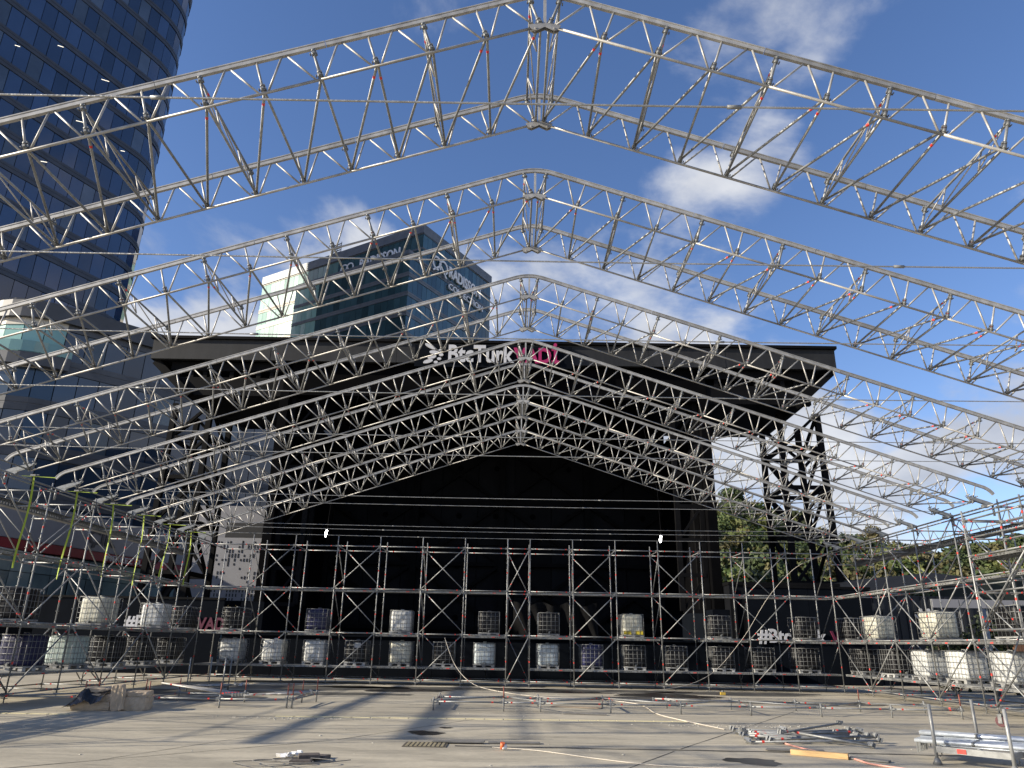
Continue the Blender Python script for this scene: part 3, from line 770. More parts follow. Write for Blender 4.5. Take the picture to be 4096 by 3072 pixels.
# walls of the stage house
for x0, x1 in ((-16.3, -15.7), (12.3, 12.9)):
    for i in range(6):
        y0 = SY + 0.4 + i * 2.6
        sp('side_wall_panel', x0, x1, y0, y0 + 2.57, 4.0, 17.9, INTER)
    sp('side_plinth', x0 - 0.4, x1 + 0.4, SY - 0.6, 62.5, 0, 4.05, NAVY)
HEAD = [(-16.2, 12.8, 17.7, 20.02)]
sp('rear_wall', -16.3, 12.9, 62.3, 62.6, 0, 20.4, INTER)
sp('proscenium_beam', -16.2, 12.8, SY + 0.5, SY + 1.4, 17.7, 20.02, INTER)
for i in range(9):
    for j in range(4):
        x0 = -15.6 + i * 3.1; z0 = 1.4 + j * 4.1
        o = sp('back_panel', x0, x0 + 3.05, 62.0, 62.2, z0, z0 + 4.05, BLACKP)
        b = MB(); b.tube((x0 + 1.5, 61.95, z0 + 2.4), (x0 + 1.5, 61.99, z0 + 2.4), 0.24, 14)
        sub('port', shifted(b.mesh('port', INTER), stage.location), o, stage.location)
for i in range(4):
    xa = -15.6 + i * 7.2
    b = MB()
    b.beam((xa, 61.6, 0), (xa, 61.6, 17.8), 0.5, 0.4)
    for j in range(3):
        b.beam((xa, 61.7, 3 + j * 5), (xa + 7.2, 61.7, 8 + j * 5), 0.25, 0.25); b.beam((xa + 7.2, 61.65, 3 + j * 5), (xa, 61.65, 8 + j * 5), 0.25, 0.25)
        b.beam((xa, 61.62, 3 + j * 5), (xa + 7.2, 61.62, 3 + j * 5), 0.3, 0.3)
    ob('back_bracing', shifted(b.mesh('back_bracing', BLACK), stage.location), stage, stage.location)
# inner lattice columns at the sides of the opening
for xc in (-14.7, 11.3):
    for (ax, ay) in ((-0.8, 0), (0.8, 0), (0.8, 1.6)):
        sp('column_leg', xc + ax - 0.16, xc + ax + 0.16, SY + 1 + ay, SY + 1.3 + ay, 4.0, 17.7)
    for j in range(6):
        z = 4.0 + j * 2.2
        b = MB().beam((xc - 0.8, SY + 1.1, z), (xc + 0.8, SY + 1.1, z + 2.2), 0.12, 0.16)
        ob('column_brace', shifted(b.mesh('column_brace', BLACK), stage.location), stage, stage.location)
        sp('column_rail', xc - 0.8, xc + 0.8, SY + 0.98, SY + 1.12, z - 0.12, z + 0.12)
# stage deck front
for i in range(10):
    x0 = -15.6 + i * 2.8
    sp('deck_front_panel', x0, x0 + 2.78, 41.0, 41.12, 0.0, 2.1, NAVY)
sp('deck', -15.6, 12.3, 41.1, 61.9, 1.95, 2.08, INTER)
sp('deck_edge', -15.7, 12.4, 40.9, 41.2, 2.1, 2.2, NAVY)
b = MB()
vs = []; nx, nz = 24, 10
for i in range(nx + 1):
    for j in range(nz + 1):
        u = i / nx; w = j / nz
        vs.append((-0.2 + 4.6 * u + 0.25 * math.sin(9 * u) * (1 - w), 42.2 + 0.22 * math.sin(u * 31 + 3 * w) * (1 - 0.6 * w) + 0.3 * (1 - w), 2.2 + 1.9 * w * (1 - 0.12 * math.sin(u * 3.14 * 3) ** 2)))
b.add(vs, [(i * (nz + 1) + j, (i + 1) * (nz + 1) + j, (i + 1) * (nz + 1) + j + 1, i * (nz + 1) + j + 1) for i in range(nx) for j in range(nz)], 0, True)
o = ob('tarpaulin', b.mesh('tarpaulin', mat('matt_black_sheet', (0.004, 0.004, 0.0045), 0.75, 0, 0.2, 2, spec=0.15))); tagit(o, 'loose black tarpaulin hanging across the stage front', 'tarpaulin')
# outer lattice legs carrying the roof
def lattice_leg(xs, y0, label, sgn):
    root = thing('lattice_tower', label, 'lattice tower', (xs[0], y0, 0), 'lattice legs under the stage roof wings')
    def bm_(name, p, q, w):
        ob(name, shifted(MB().beam(p, q, w, w).mesh(name, BLACK), root.location), root, root.location)
    x0, x1 = xs; y1 = y0 + 3.8
    cor = [(x0, y0), (x1, y0), (x1, y1), (x0, y1)]
    tp = 17.7
    foot = [(x + 0.25 * sgn * (-1 if k in (0, 3) else 1), y) for k, (x, y) in enumerate(cor)]
    for (x, y), (fx, fy) in zip(cor, foot): bm_('post', (fx, fy, 0), (x, y, tp), 0.36)
    zs_ = [2.2, 6.0, 9.4, 12.4, 15.2, tp]
    for a, c in zip(zs_, zs_[1:]):
        for k in range(4):
            p, q = cor[k], cor[(k + 1) % 4]
            bm_('girt', (p[0], p[1], a), (q[0], q[1], a), 0.26)
            if k in (0, 2): bm_('brace', (p[0], p[1], a), (q[0], q[1], c), 0.19)
            else: bm_('brace', (q[0], q[1], a), (p[0], p[1], c), 0.19)
    return root
lattice_leg((18.6, 21.3), 50.0, 'black lattice leg standing clear against sky and hill, right', 1)
lattice_leg((-24.5, -22.0), 50.0, 'black lattice leg in front of glass building, left', 1)
# sign on the fascia
sgn = thing('stage_sign', 'white and magenta lettered sign on the stage roof edge', 'sign', (-1.9, SY - 0.2, 19.7))
boxpart(sgn, 'backing_board', -7.2, 3.6, SY - 0.32, SY - 0.05, 19.62, 21.2, NAVY)
text_on('letters', 'BtcTurk', 1.72, sgn, (-4.95, SY - 0.40, 19.98), (1, 0, 0), zu, LETTER, 0.06, 0.045, 4.5)
text_on('letters', 'VADİ', 1.5, sgn, (-0.35, SY - 0.40, 19.98), (1, 0, 0), zu, MAGENTA, 0.06, 0.05, 3.1)
def petal(cx, cz, rx, rz, ang):
    b = MB(); n = 18; c_, s_ = math.cos(ang), math.sin(ang)
    ring = [(cx + rx * math.cos(t) * c_ - rz * math.sin(t) * s_, cz + rx * math.cos(t) * s_ + rz * math.sin(t) * c_) for t in np.linspace(0, 2 * math.pi, n, endpoint=False)]
    b.add([(x, SY - 0.46, z) for x, z in ring] + [(x, SY - 0.34, z) for x, z in ring], [tuple(range(n)), tuple(reversed(range(n, 2 * n)))] + [(i, n + i, n + (i + 1) % n, (i + 1) % n) for i in range(n)])
    ob('emblem_petal', shifted(b.mesh('petal', LETTER), sgn.location), sgn, sgn.location)
for q in ((-6.15, 21.05, 0.42, 0.12, -0.5), (-5.85, 20.62, 0.34, 0.13, -0.1), (-6.0, 20.28, 0.30, 0.14, 0.25), (-6.25, 19.95, 0.34, 0.13, 0.3), (-5.45, 20.75, 0.13, 0.11, 0), (-5.38, 20.45, 0.15, 0.11, 0), (-5.5, 20.15, 0.14, 0.10, 0), (-5.72, 19.9, 0.14, 0.09, 0)):
    petal(*q)
# dark walls left and right of the stage with the hashtag
for nm, x0, x1, y, z1, txt, tx, tz, lab in (('hoarding', -27.5, -16.8, 44.0, 4.0, '#BtcTurkVadi', -22.3, 2.38, 'dark hoarding with white hashtag lettering left of the stage'),
                                     ('hoarding', 13.2, 20.5, 44.0, 5.2, '#BtcTurkVadi', 13.75, 2.22, 'dark hoarding with white hashtag lettering right of the stage')):
    h_ = thing(nm, lab, 'hoarding', ((x0 + x1) / 2, y, 0))
    n = int((x1 - x0) / 1.8)
    for i in range(n):
        a = x0 + (x1 - x0) * i / n
        boxpart(h_, 'panel', a, a + (x1 - x0) / n - 0.02, y, y + 0.1, 0, z1 - (0.02 if i % 2 else 0), NAVY)
    boxpart(h_, 'cap', x0, x1, y - 0.05, y + 0.2, z1, z1 + 0.12, BLACK)
    text_on('letters', '#BtcTurk', 1.0, h_, (tx, y - 0.06, tz), (1, 0, 0), zu, LETTER, 0.05, 0.03, 3.9)
    text_on('letters', 'VADİ', 0.9, h_, (tx + 4.15, y - 0.06, tz), (1, 0, 0), zu, mat('dark_magenta_letter', (0.085, 0.004, 0.025), 0.6), 0.05, 0.03, 1.9)
# lamps inside
for x, lab in ((-10.9, 'small lit white lamp hanging at the left of the dark stage'), (8.06, 'small lit white lamp hanging at the right of the dark stage')):
    l = thing('work_lamp', lab, 'lamp', (x, 42.0, 7.5))
    b = MB(); b.path([(0, 0, 0), (0, 0, 0.05), (0.02, 0, 0.12), (0.05, 0, 0.3)], 0.055, 8); b.tube((0, 0, -0.08), (0, 0, 0.06), 0.04, 8, 0, True, 0.075); b.tube((0, 0, 0.06), (0.03, 0, 0.26), 0.075, 8, 0, True, 0.05)
    ob('bulb', b.mesh('bulb', mat('lit_bulb', (1, 1, 1), 0.4, 0, 0.0, 3, emit=(1, 0.98, 0.94), estr=9)), l, l.location)
    b = MB(); b.tube((0.04, 0, 0.28), (0.05, 0, 0.42), 0.03, 8); b.path([(0.05, 0, 0.4), (0.06, 0.5, 3), (0.0, 5.2, 10.1)], 0.012, 4)
    ob('cable', b.mesh('lamp_cable', BLACK), l, l.location)

# ------------------------------------------------------------------ dark sheds on the right
CORR = mat('dark_blue_shed', (0.006, 0.0085, 0.0125), 0.55, 0.0, 0.2, 0.8)
ROOFM = mat('grey_sheet_roof', (0.012, 0.013, 0.015), 0.85, 0.0, 0.2, 1.0, spec=0.1)
sh = thing('black_container', 'black flat-roofed container behind the right end of the back scaffold', 'container', (16.2, 47.6, 0))
boxpart(sh, 'body', 12.95, 19.6, 46.2, 49.5, 0, 5.5, BLACKP)
boxpart(sh, 'roof_edge', 12.9, 19.7, 46.1, 49.6, 5.5, 5.68, BLACK)
for i in range(7): boxpart(sh, 'rib', 13.1 + i * 0.95, 13.3 + i * 0.95, 46.1, 46.19, 0.2, 5.3, BLACKP)
boxpart(sh, 'notice', 17.4, 17.75, 46.05, 46.1, 4.55, 4.9, PALEW)
sh = thing('dark_shed', 'dark blue shed with sloping corrugated roof and smile emblem', 'shed', (24.5, 47, 0))
boxpart(sh, 'body', 20.0, 27.6, 45.0, 50.0, 0, 4.95, CORR)
for i in range(16): boxpart(sh, 'cladding_rib', 20.1 + i * 0.47, 20.25 + i * 0.47, 44.94, 44.99, 0, 4.9, CORR)
for i in range(14):
    x0 = 19.8 + i * 0.575
    b = MB(); za, zb = 5.0 + 0.10 * i * 0.6, 5.0 + 0.10 * (i + 1) * 0.6
    b.add([(x0, 44.6, za), (x0 + 0.56, 44.6, zb), (x0 + 0.56, 50.4, zb + 0.9), (x0, 50.4, za + 0.9), (x0, 44.6, za + .1), (x0 + 0.56, 44.6, zb + .1), (x0 + 0.56, 50.4, zb + 1.0), (x0, 50.4, za + 1.0)], [(0, 3, 2, 1), (4, 5, 6, 7), (0, 1, 5, 4), (1, 2, 6, 5), (2, 3, 7, 6), (3, 0, 4, 7)])
    ob('roof_sheet', shifted(b.mesh('roof_sheet', ROOFM), sh.location), sh, sh.location)
b = MB()
pts = [(23.95 + 0.62 * math.cos(t), 44.9, 4.12 + 0.62 * math.sin(t)) for t in np.linspace(math.pi * 1.12, math.pi * 1.88, 12)]
for a, c in zip(pts, pts[1:]): b.beam(a, c, 0.05, 0.09)
for x in (23.72, 24.18): b.tube((x, 44.9, 4.14), (x, 44.86, 4.14), 0.1, 12)
ob('smile_emblem', shifted(b.mesh('smile', LETTER), sh.location), sh, sh.location)
sh = thing('green_screen_wall', 'long dark green screen wall below the wood at the right', 'wall', (34, 52, 0))
for i in range(9):
    boxpart(sh, 'panel', 27.8 + i * 1.9, 29.65 + i * 1.9, 50.0 + i * 0.25, 50.1 + i * 0.25, 0, 6.2 + 0.22 * i, mat('dark_green_net', (0.008, 0.015, 0.011), 0.8, 0, 0.25, 1.5))
sh = thing('white_panel_fence', 'pale grey panel strip above the hedge at the right', 'fence', (27, 42, 0))
for i in range(9): boxpart(sh, 'panel', 22.9 + i * 1.5, 24.35 + i * 1.5, 42.0, 42.06, 4.15, 4.6, PALEW)
for i in range(9): boxpart(sh, 'post', 22.86 + i * 1.5, 22.92 + i * 1.5, 42.08, 42.14, 0, 4.6, GALV)
for (x, y, w, h, lab) in ((23.9, 39.6, 2.4, 3.5, 'dark clipped hedge between the sheds and grey post at the right'), (25.4, 37.0, 2.0, 3.2, 'dark hedge just right of the grey post, behind the white tank')):
    t_ = thing('hedge', lab, 'hedge', (x, y, 0))
    cs = [(random.uniform(-w, w), random.uniform(-0.5, 0.5), random.uniform(0.4, h - 0.5)) for _ in range(26)]
    ob('foliage', leaf_cloud('hedge', cs, [0.75] * 26, [(0.022, 0.032, 0.012)] * 26, 2600, 0.07, 1.0), t_, t_.location)
    b = MB()
    for i in range(5): b.path([(-w + i * w * 0.5, 0, 0), (-w + i * w * 0.5 + 0.1, 0, h * 0.4), (-w + i * w * 0.5, 0.1, h * 0.7)], 0.05, 5)
    ob('stem', b.mesh('stem', BARK), t_, t_.location)
p_ = thing('grey_post', 'thick grey steel post beside the hedge on the right', 'post', (21.55, 35.5, 0))
ob('shaft', MB().tube((0, 0, 0), (0, 0, 3.75), 0.13, 14).mesh('shaft', mat('post_grey', (0.17, 0.19, 0.21), 0.5, 0.3, 0.2, 3)), p_, p_.location)
ob('base_flange', MB().tube((0, 0, 0), (0, 0, 0.04), 0.26, 14).mesh('flange', COUP), p_, p_.location)
sh = thing('timber_fence', 'brown vertical board fence behind the right side tanks', 'fence', (26, 33.8, 0))
BOARD = mat('brown_fence_board', (0.12, 0.058, 0.03), 0.7, 0, 0.3, 2, 0.2, 12, stretch=(3, 3, 0.4), perobj=0.3)
for i in range(46): boxpart(sh, 'board', 21.6 + i * 0.165, 21.6 + i * 0.165 + 0.15, 33.8 + random.uniform(0, .02), 33.83 + random.uniform(0, .02), 0, 2.55 + random.uniform(-.03, .03), BOARD)
for z in (0.5, 2.0): boxpart(sh, 'rail', 21.6, 29.2, 33.87, 33.94, z, z + 0.1, BOARD)

# ================================================================== ROOF TRUSSES
GY = [9.235, 11.605, 13.987, 16.319, 19.015, 21.288, 23.831, 26.121, 28.579, 30.862, 33.068, 35.424]
SL = R(18.4); TAN = math.tan(SL); HP = 0.664; ZR = 11.33
NODE = [0.07 + 0.859 * n for n in range(18)]
def bot(s, X): return Vector((s * X, 0, ZR - TAN * X))
def top(s, X): return bot(s, X) + Vector((s * math.sin(SL), 0, math.cos(SL))) * HP
KEDER = [(0.92 * a_, 0.92 * b_) for a_, b_ in [(-0.030, -0.05), (0.030, -0.05), (0.030, 0.012), (0.022, 0.018), (0.022, 0.030), (0.034, 0.036), (0.034, 0.055), (0.010, 0.055), (0.006, 0.043), (-0.006, 0.043), (-0.010, 0.055), (-0.034, 0.055), (-0.034, 0.036), (-0.022, 0.030), (-0.022, 0.018), (-0.030, 0.012)]]
def chord_mesh(key, pts):
    return cached(('chord', key), lambda: MB().sweep(pts, KEDER).mesh('top_chord', ALU))
def coupler_mesh():
    b = MB(); b.tube((0, 0, -0.04), (0, 0, 0.035), 0.036, 10); b.box((0, 0.036, 0), (0.045, 0.035, 0.05)); b.box((0.038, 0, 0), (0.03, 0.04, 0.04)); b.tube((-0.015, -0.055, 0), (0.04, -0.055, 0), 0.011, 6)
    b.tube((0, 0, 0.05), (0, 0, 0.09), 0.034, 10); b.box((0, 0.03, 0.07), (0.045, 0.03, 0.035))
    return b.mesh('coupler', COUP)
COUPLER = coupler_mesh()
def plate_mesh():
    b = MB()
    for y in (-0.035, 0.035):
        vs = [(-0.26, y, -0.02), (-0.22, y, -0.10), (-0.15, y, -0.135), (-0.08, y, -0.10), (0, y, -0.055), (0.08, y, -0.10), (0.15, y, -0.135), (0.22, y, -0.10), (0.26, y, -0.02), (0, y, 0.03)]
        vs2 = [(x, yy + 0.008, z) for x, yy, z in vs]
        b.add(vs + vs2, [tuple(range(10)), tuple(reversed(range(10, 20)))] + [(i, 10 + i, 10 + (i + 1) % 10, (i + 1) % 10) for i in range(10)])
        for x in (-0.15, 0.15): b.tube((x, y - 0.014, -0.09), (x, y + 0.022, -0.09), 0.018, 8)
    return b.mesh('ridge_plate', ALU)
RPLATE = plate_mesh()
def foot_mesh():
    b = MB()
    # plate bracket from the chord end down to the bearing (built for the right side, x outward)
    for y in (-0.05, 0.05):
        vs = [(-0.62, y, 0.24), (-0.52, y, 0.13), (-0.10, y, -0.02), (0.16, y, -0.07), (0.20, y, 0.0), (0.04, y, 0.06), (-0.28, y, 0.16)]
        vs2 = [(x, yy + 0.012, z) for x, yy, z in vs]; n = 7
        b.add(vs + vs2, [tuple(range(n)), tuple(reversed(range(n, 2 * n)))] + [(i, n + i, n + (i + 1) % n, (i + 1) % n) for i in range(n)])
    for x, z in ((-0.55, 0.30), (-0.42, 0.27), (-0.30, 0.24)): b.tube((x, -0.09, z - 0.03), (x, 0.09, z - 0.03), 0.02, 6)
    b.box((0.02, 0, -0.06), (0.34, 0.12, 0.04)); b.box((-0.05, 0, -0.11), (0.16, 0.16, 0.06)); b.tube((0.2, 0, -0.4), (0.2, 0, -0.05), 0.035, 8)
    return b.mesh('bearing_foot', mat('foot_grey', (0.24, 0.25, 0.25), 0.5, 0.3, 0.25, 10))
FOOT = foot_mesh()
QZ180 = Quaternion((0, 0, 1), math.pi)
def girder(root, Y):
    o = Vector((0, Y, 0))
    # ridge: curved top chord piece
    pts = []
    X1 = NODE[1]
    for i in range(17):
        t = -1 + 2 * i / 16; x = X1 * t; a = abs(x)
        z = ZR + HP / math.cos(SL) - TAN * (a if a > 0.42 else (a * a / 0.84 + 0.21))
        pts.append((x + (math.sin(SL) * HP * t if False else 0), 0, z))
    ob('top_chord', chord_mesh('ridge', pts), root, o)
    ob('ridge_plate', RPLATE, root, o + Vector((0, 0, ZR - 0.01)))
    b = cached('ridgepost', lambda: MB().box((0, 0, 0), (0.05, 0.03, HP / math.cos(SL) - 0.05)).mesh('ridge_post', ALU))
    ob('ridge_post', b, root, o + Vector((0, 0, ZR + HP / 2 + 0.0)))
    for s in (1, -1):
        q = None if s > 0 else QZ180
        br = [X1] + [NODE[n] for n in (4, 7, 10, 13, 16)]
        def tline(X): return (X, 0, ZR + HP / math.cos(SL) - TAN * X)
        for a, c in zip(br, br[1:]):
            ob('top_chord', chord_mesh(round(a, 2), [tline(a + 0.004), tline(c - 0.004)]), root, o, q)
        # eave end curling down
        def eave():
            p = [Vector(tline(NODE[16] + 0.004)), Vector(tline(NODE[17])), Vector(tline(15.15))]
            d = Vector((math.cos(SL), 0, -math.sin(SL))); ang = -SL; cur = p[-1].copy()
            for i in range(4):
                ang -= R(9.0); cur = cur + Vector((math.cos(ang), 0, math.sin(ang))) * 0.09; p.append(cur.copy())
            return p
        ob('top_chord', chord_mesh('eave', eave()), root, o, q)
        for a, c in zip([0.03, NODE[4], NODE[7], NODE[10], NODE[13]], [NODE[4], NODE[7], NODE[10], NODE[13], 14.62]):
            p, r_ = bot(1, a + 0.003), bot(1, c - 0.003)
            tube('bottom_chord', o + bot(s, a + 0.003), o + bot(s, c - 0.003), 0.0225, root, ALU)
        for n, X in enumerate(NODE):
            pst = tube('post', o + bot(s, X), o + top(s, X), 0.019 if n % 2 else 0.023, root, GALV if n % 2 == 0 else ALU, bands=1 if random.random() < 0.3 else 0)
            qq = Vector((s * math.sin(SL), 0, math.cos(SL))).to_track_quat('Z', 'Y')
            sub('coupler', COUPLER, pst, o + bot(s, X) + Vector((s * math.sin(SL), 0, math.cos(SL))) * 0.075, qq)
            if n % 2 == 0:
                sub('coupler', COUPLER, pst, o + top(s, X) - Vector((s * math.sin(SL), 0, math.cos(SL))) * 0.14, qq)
            if n < 17:
                m = (X + NODE[n + 1]) / 2; dm = 0.028
                tube('web', o + bot(s, X + 0.06), o + top(s, m - dm) - Vector((0, 0, 0.03)), 0.0175, root, ALU)
                tube('web', o + bot(s, NODE[n + 1] - 0.06), o + top(s, m + dm) - Vector((0, 0, 0.03)), 0.0175, root, ALU)
        ob('bearing_foot', FOOT, root, o + Vector((s * 15.12, 0, 6.46)), q)
def links(root, Ya, Yb):
    A, B_ = Vector((0, Ya, 0)), Vector((0, Yb, 0))
    dz = Vector((0, 0, 0.045))
    for s in (1, -1):
        for n, X in enumerate(NODE):
            tube('cross_tube', A + bot(s, X) + dz, B_ + bot(s, X) + dz, 0.0225, root, GALV, bands=random.choice((0, 0, 1)))
            if (s > 0 and n > 0) or (s < 0 and n < 17):
                tube('plan_diagonal', A + bot(s, X) + dz * 1.6, B_ + bot(s, NODE[n - s]) + dz * 1.6, 0.0225, root, GALV, bands=random.choice((0, 1, 1)))
            if n % 2 == 0:
                up = Vector((s * math.sin(SL), 0, math.cos(SL)))
                ta, tb = A + top(s, X) - up * 0.12, B_ + top(s, X) - up * 0.12
                ba, bb = A + bot(s, X) + up * 0.13, B_ + bot(s, X) + up * 0.13
                tube('frame_rail', ta, tb, 0.021, root, GALV, bands=random.choice((0, 1)))
                off = Vector((0.06 * s, 0, 0))
                for k in (0.28, 0.72):
                    p, q = ta.lerp(tb, k), ba.lerp(bb, k)
                    tube('frame_rung', p, q, 0.015, root, ALU, n=6)
                tube('frame_brace', ta.lerp(tb, 0.04), ba.lerp(bb, 0.28), 0.012, root, ALU, n=6)
                tube('frame_brace', ta.lerp(tb, 0.28), ba.lerp(bb, 0.72), 0.012, root, ALU, n=6)
                tube('frame_brace', ta.lerp(tb, 0.72), ba.lerp(bb, 0.98), 0.012, root, ALU, n=6)
ORD = ['nearest', 'second nearest', 'third nearest', 'fourth nearest', 'fifth nearest', 'farthest']
for j in range(6):
    Ya, Yb = GY[2 * j], GY[2 * j + 1]
    root = thing('roof_truss', f'twin silver gable roof truss with cross bracing, {ORD[j]} of the six', 'roof truss', (0, (Ya + Yb) / 2, 6.3), 'gable roof trusses spanning the hall')
    girder(root, Ya); girder(root, Yb); links(root, Ya, Yb)
root = thing('roof_truss', 'single truss overhead, only its chord cutting the upper frame corners', 'roof truss', (0, 6.55, 6.3), 'gable roof trusses spanning the hall')
girder(root, 6.62)

# ------------------------------------------------------------------ tie rods
RODM = mat('threaded_rod', (0.42, 0.42, 0.40), 0.42, 0.7, 0.3, 3.0, 0.6, 22.0, stretch=(1, 1, 1))
RODS = [(5.42, 6.6), (8.32, 6.6), (10.86, 6.6), (13.69, 6.6), (16.84, 6.6), (18.68, 6.6), (24.66, 6.6), (26.16, 6.6), (31.35, 6.6), (32.59, 6.6), (34.66, 6.6)]
CUT = [(-3.69, 1.55), (-2.2, 4.5), (-4.6, 2.9), (-7.8, 4.1), (-9.9, 3.3), (-6.0, 5.8), (-9.0, 2.6), (-8.0, 2.2), (-5.4, 3.3), (-6.0, 4.0), (-4.7, 2.9)]
RORD = ['first', 'second', 'third', 'fourth', 'fifth', 'sixth', 'seventh', 'eighth', 'ninth', 'tenth', 'eleventh']
for k, ((y, z), cuts) in enumerate(zip(RODS, CUT)):
    root = thing('tie_rod', f'thin threaded tie rod across the hall, {RORD[k]} counting from the camera', 'tie rod', (0, y, z), 'steel tie rods spanning the hall')
    xs = [-15.0, cuts[0], cuts[1], 15.0]
    for a, c in zip(xs, xs[1:]):
        b = MB(); n = 10
        pts = [(a + (c - a) * i / n, 0, -0.10 * (1 - ((a + (c - a) * i / n) / 15.0) ** 2)) for i in range(n + 1)]
        b.path(pts, 0.010, 6); rodo = ob('rod', b.mesh('rod', RODM), root, root.location)
    for c in cuts:
        me = cached('nut', lambda: MB().tube((-0.065, 0, 0), (0.065, 0, 0), 0.02, 6).mesh('coupling_nut', GALV))
        sub('coupling_nut', me, rodo, root.location + Vector((c, 0, -0.10 * (1 - (c / 15) ** 2))))

# ================================================================== SCAFFOLDS
RTU = 0.02415
def standard_mesh(z0, z1, z_first):
    key = ('std', round(z0, 2), round(z1, 2))
    def f():
        b = MB(); b.tube((0, 0, z0), (0, 0, z1), RTU, 10)
        z = z_first
        while z < z1 - 0.1:
            b.tube((0, 0, z - 0.005), (0, 0, z + 0.005), 0.062, 8); z += 0.5
        z = z_first + 0.85
        while z < z1:
            b.tube((0, 0, z - 0.035), (0, 0, z + 0.035), RTU * 1.1, 8, 1, False); z += 2.0
        for z in (2.3, 4.3):
            if z0 < z < z1: b.tube((0, 0, z - 0.12), (0, 0, z + 0.1), RTU * 1.14, 8, 0, False)
        return b.mesh('standard', [GALV, RED])
    return cached(key, f)
def jack_mesh():
    b = MB(); b.box((0, 0, 0.004), (0.15, 0.15, 0.008)); b.tube((0, 0, 0.008), (0, 0, 0.24), 0.018, 8); b.tube((0, 0, 0.12), (0, 0, 0.15), 0.035, 8); b.box((0, 0, 0.135), (0.2, 0.03, 0.02))
    return b.mesh('base_jack', GALV)
JACK = jack_mesh()
def perf_mesh(L, depth=0.32):
    """Steel deck plank: top sheet, open perforated side channels along x."""
    def f():
        b = MB(); h = 0.075
        b.box((0, 0, 0), (L, depth, 0.006))
        for y in (-depth / 2 + 0.003, depth / 2 - 0.003):
            b.box((0, y, -0.014), (L, 0.005, 0.022)); b.box((0, y, -h + 0.009), (L, 0.005, 0.018))
            xs = [-L / 2]; k = 0
            holes = [-L / 2 + 0.12 + 0.085 * i for i in range(6)] + [L / 2 - 0.12 - 0.085 * i for i in range(6)] + ([-0.17, 0.0, 0.17] if L > 1.5 else [])
            holes = sorted(h_ for h_ in holes if abs(h_) < L / 2 - 0.05)
            cur = -L / 2
            for hx in holes + [L / 2 + 0.03]:
                if hx - 0.03 > cur: b.box(((cur + hx - 0.03) / 2, y, -0.041), (hx - 0.03 - cur, 0.005, 0.034))
                cur = hx + 0.03
            b.box((0.42, y + math.copysign(0.004, y), -0.041), (0.16, 0.004, 0.034), 1) if L > 1.5 else None
        for x in (-L / 2 + 0.02, L / 2 - 0.02): b.box((x, 0, -0.04), (0.02, depth * 0.9, 0.05))
        return b.mesh('deck_plank', [GALV, RED])
    return cached(('perf', round(L, 2)), f)
def ledger(root, p, q, name='ledger', r=RTU):
    d = (Vector(q) - Vector(p)).normalized() * 0.03
    return tube(name, Vector(p) + d, Vector(q) - d, r, root, GALV, bands=2, heads=True)
def diag(root, p, q, name='diagonal'):
    return tube(name, p, q, 0.0225, root, GALV, bands=random.choice((1, 1, 2)))
LV = [0.25, 2.25, 4.25, 6.25]

BX = [-15.035 + 2.07 * i for i in range(8)] + [0.545 + 2.07 * i for i in range(8)]
YF, YB = 36.335, 38.405
back = thing('back_scaffold', 'three lift tube scaffold standing across the stage front', 'scaffold', (0, 37.4, 0))
for i, x in enumerate(BX):
    for y in (YF, YB):
        sd_ = ob('standard', standard_mesh(0.1, 6.72, 0.25), back, (x, y, 0)); sub('base_jack', JACK, sd_, (x, y, 0))
    for z in LV:
        ledger(back, (x, YF, z), (x, YB, z), 'transom')
    if i % 2 == 1:
        for a, c in zip(LV, LV[1:]):
            diag(back, (x + 0.04, YF, c - 0.1), (x + 0.04, YB, a + 0.1))
for i, (a, c) in enumerate(zip(BX, BX[1:])):
    for y in (YF, YB):
        for z in LV: ledger(back, (a, y, z), (c, y, z))
    if i % 2 == 1:
        for z0, z1 in zip(LV, LV[1:]):
            diag(back, (a + 0.05, YF - 0.05, z0 + 0.06), (c - 0.05, YF - 0.05, z1 - 0.06)); diag(back, (a + 0.05, YB + 0.05, z1 - 0.06), (c - 0.05, YB + 0.05, z0 + 0.06))
    L = c - a - 0.08
    for z, rows in ((0.80, 6), (4.20, 2)):
        if i == 7: continue
        for k in range(rows):
            ob('deck_plank', perf_mesh(L), back, ((a + c) / 2, YF + 0.2 + k * 0.335, z))
UP_BAYS = (0, 2, 4, 6, 8, 10, 12, 14)
for i in UP_BAYS:
    a, c = BX[i], BX[i + 1]
    for k in range(4): ob('deck_plank', perf_mesh(c - a - 0.08), back, ((a + c) / 2, YF + 0.35 + k * 0.42, 2.20))

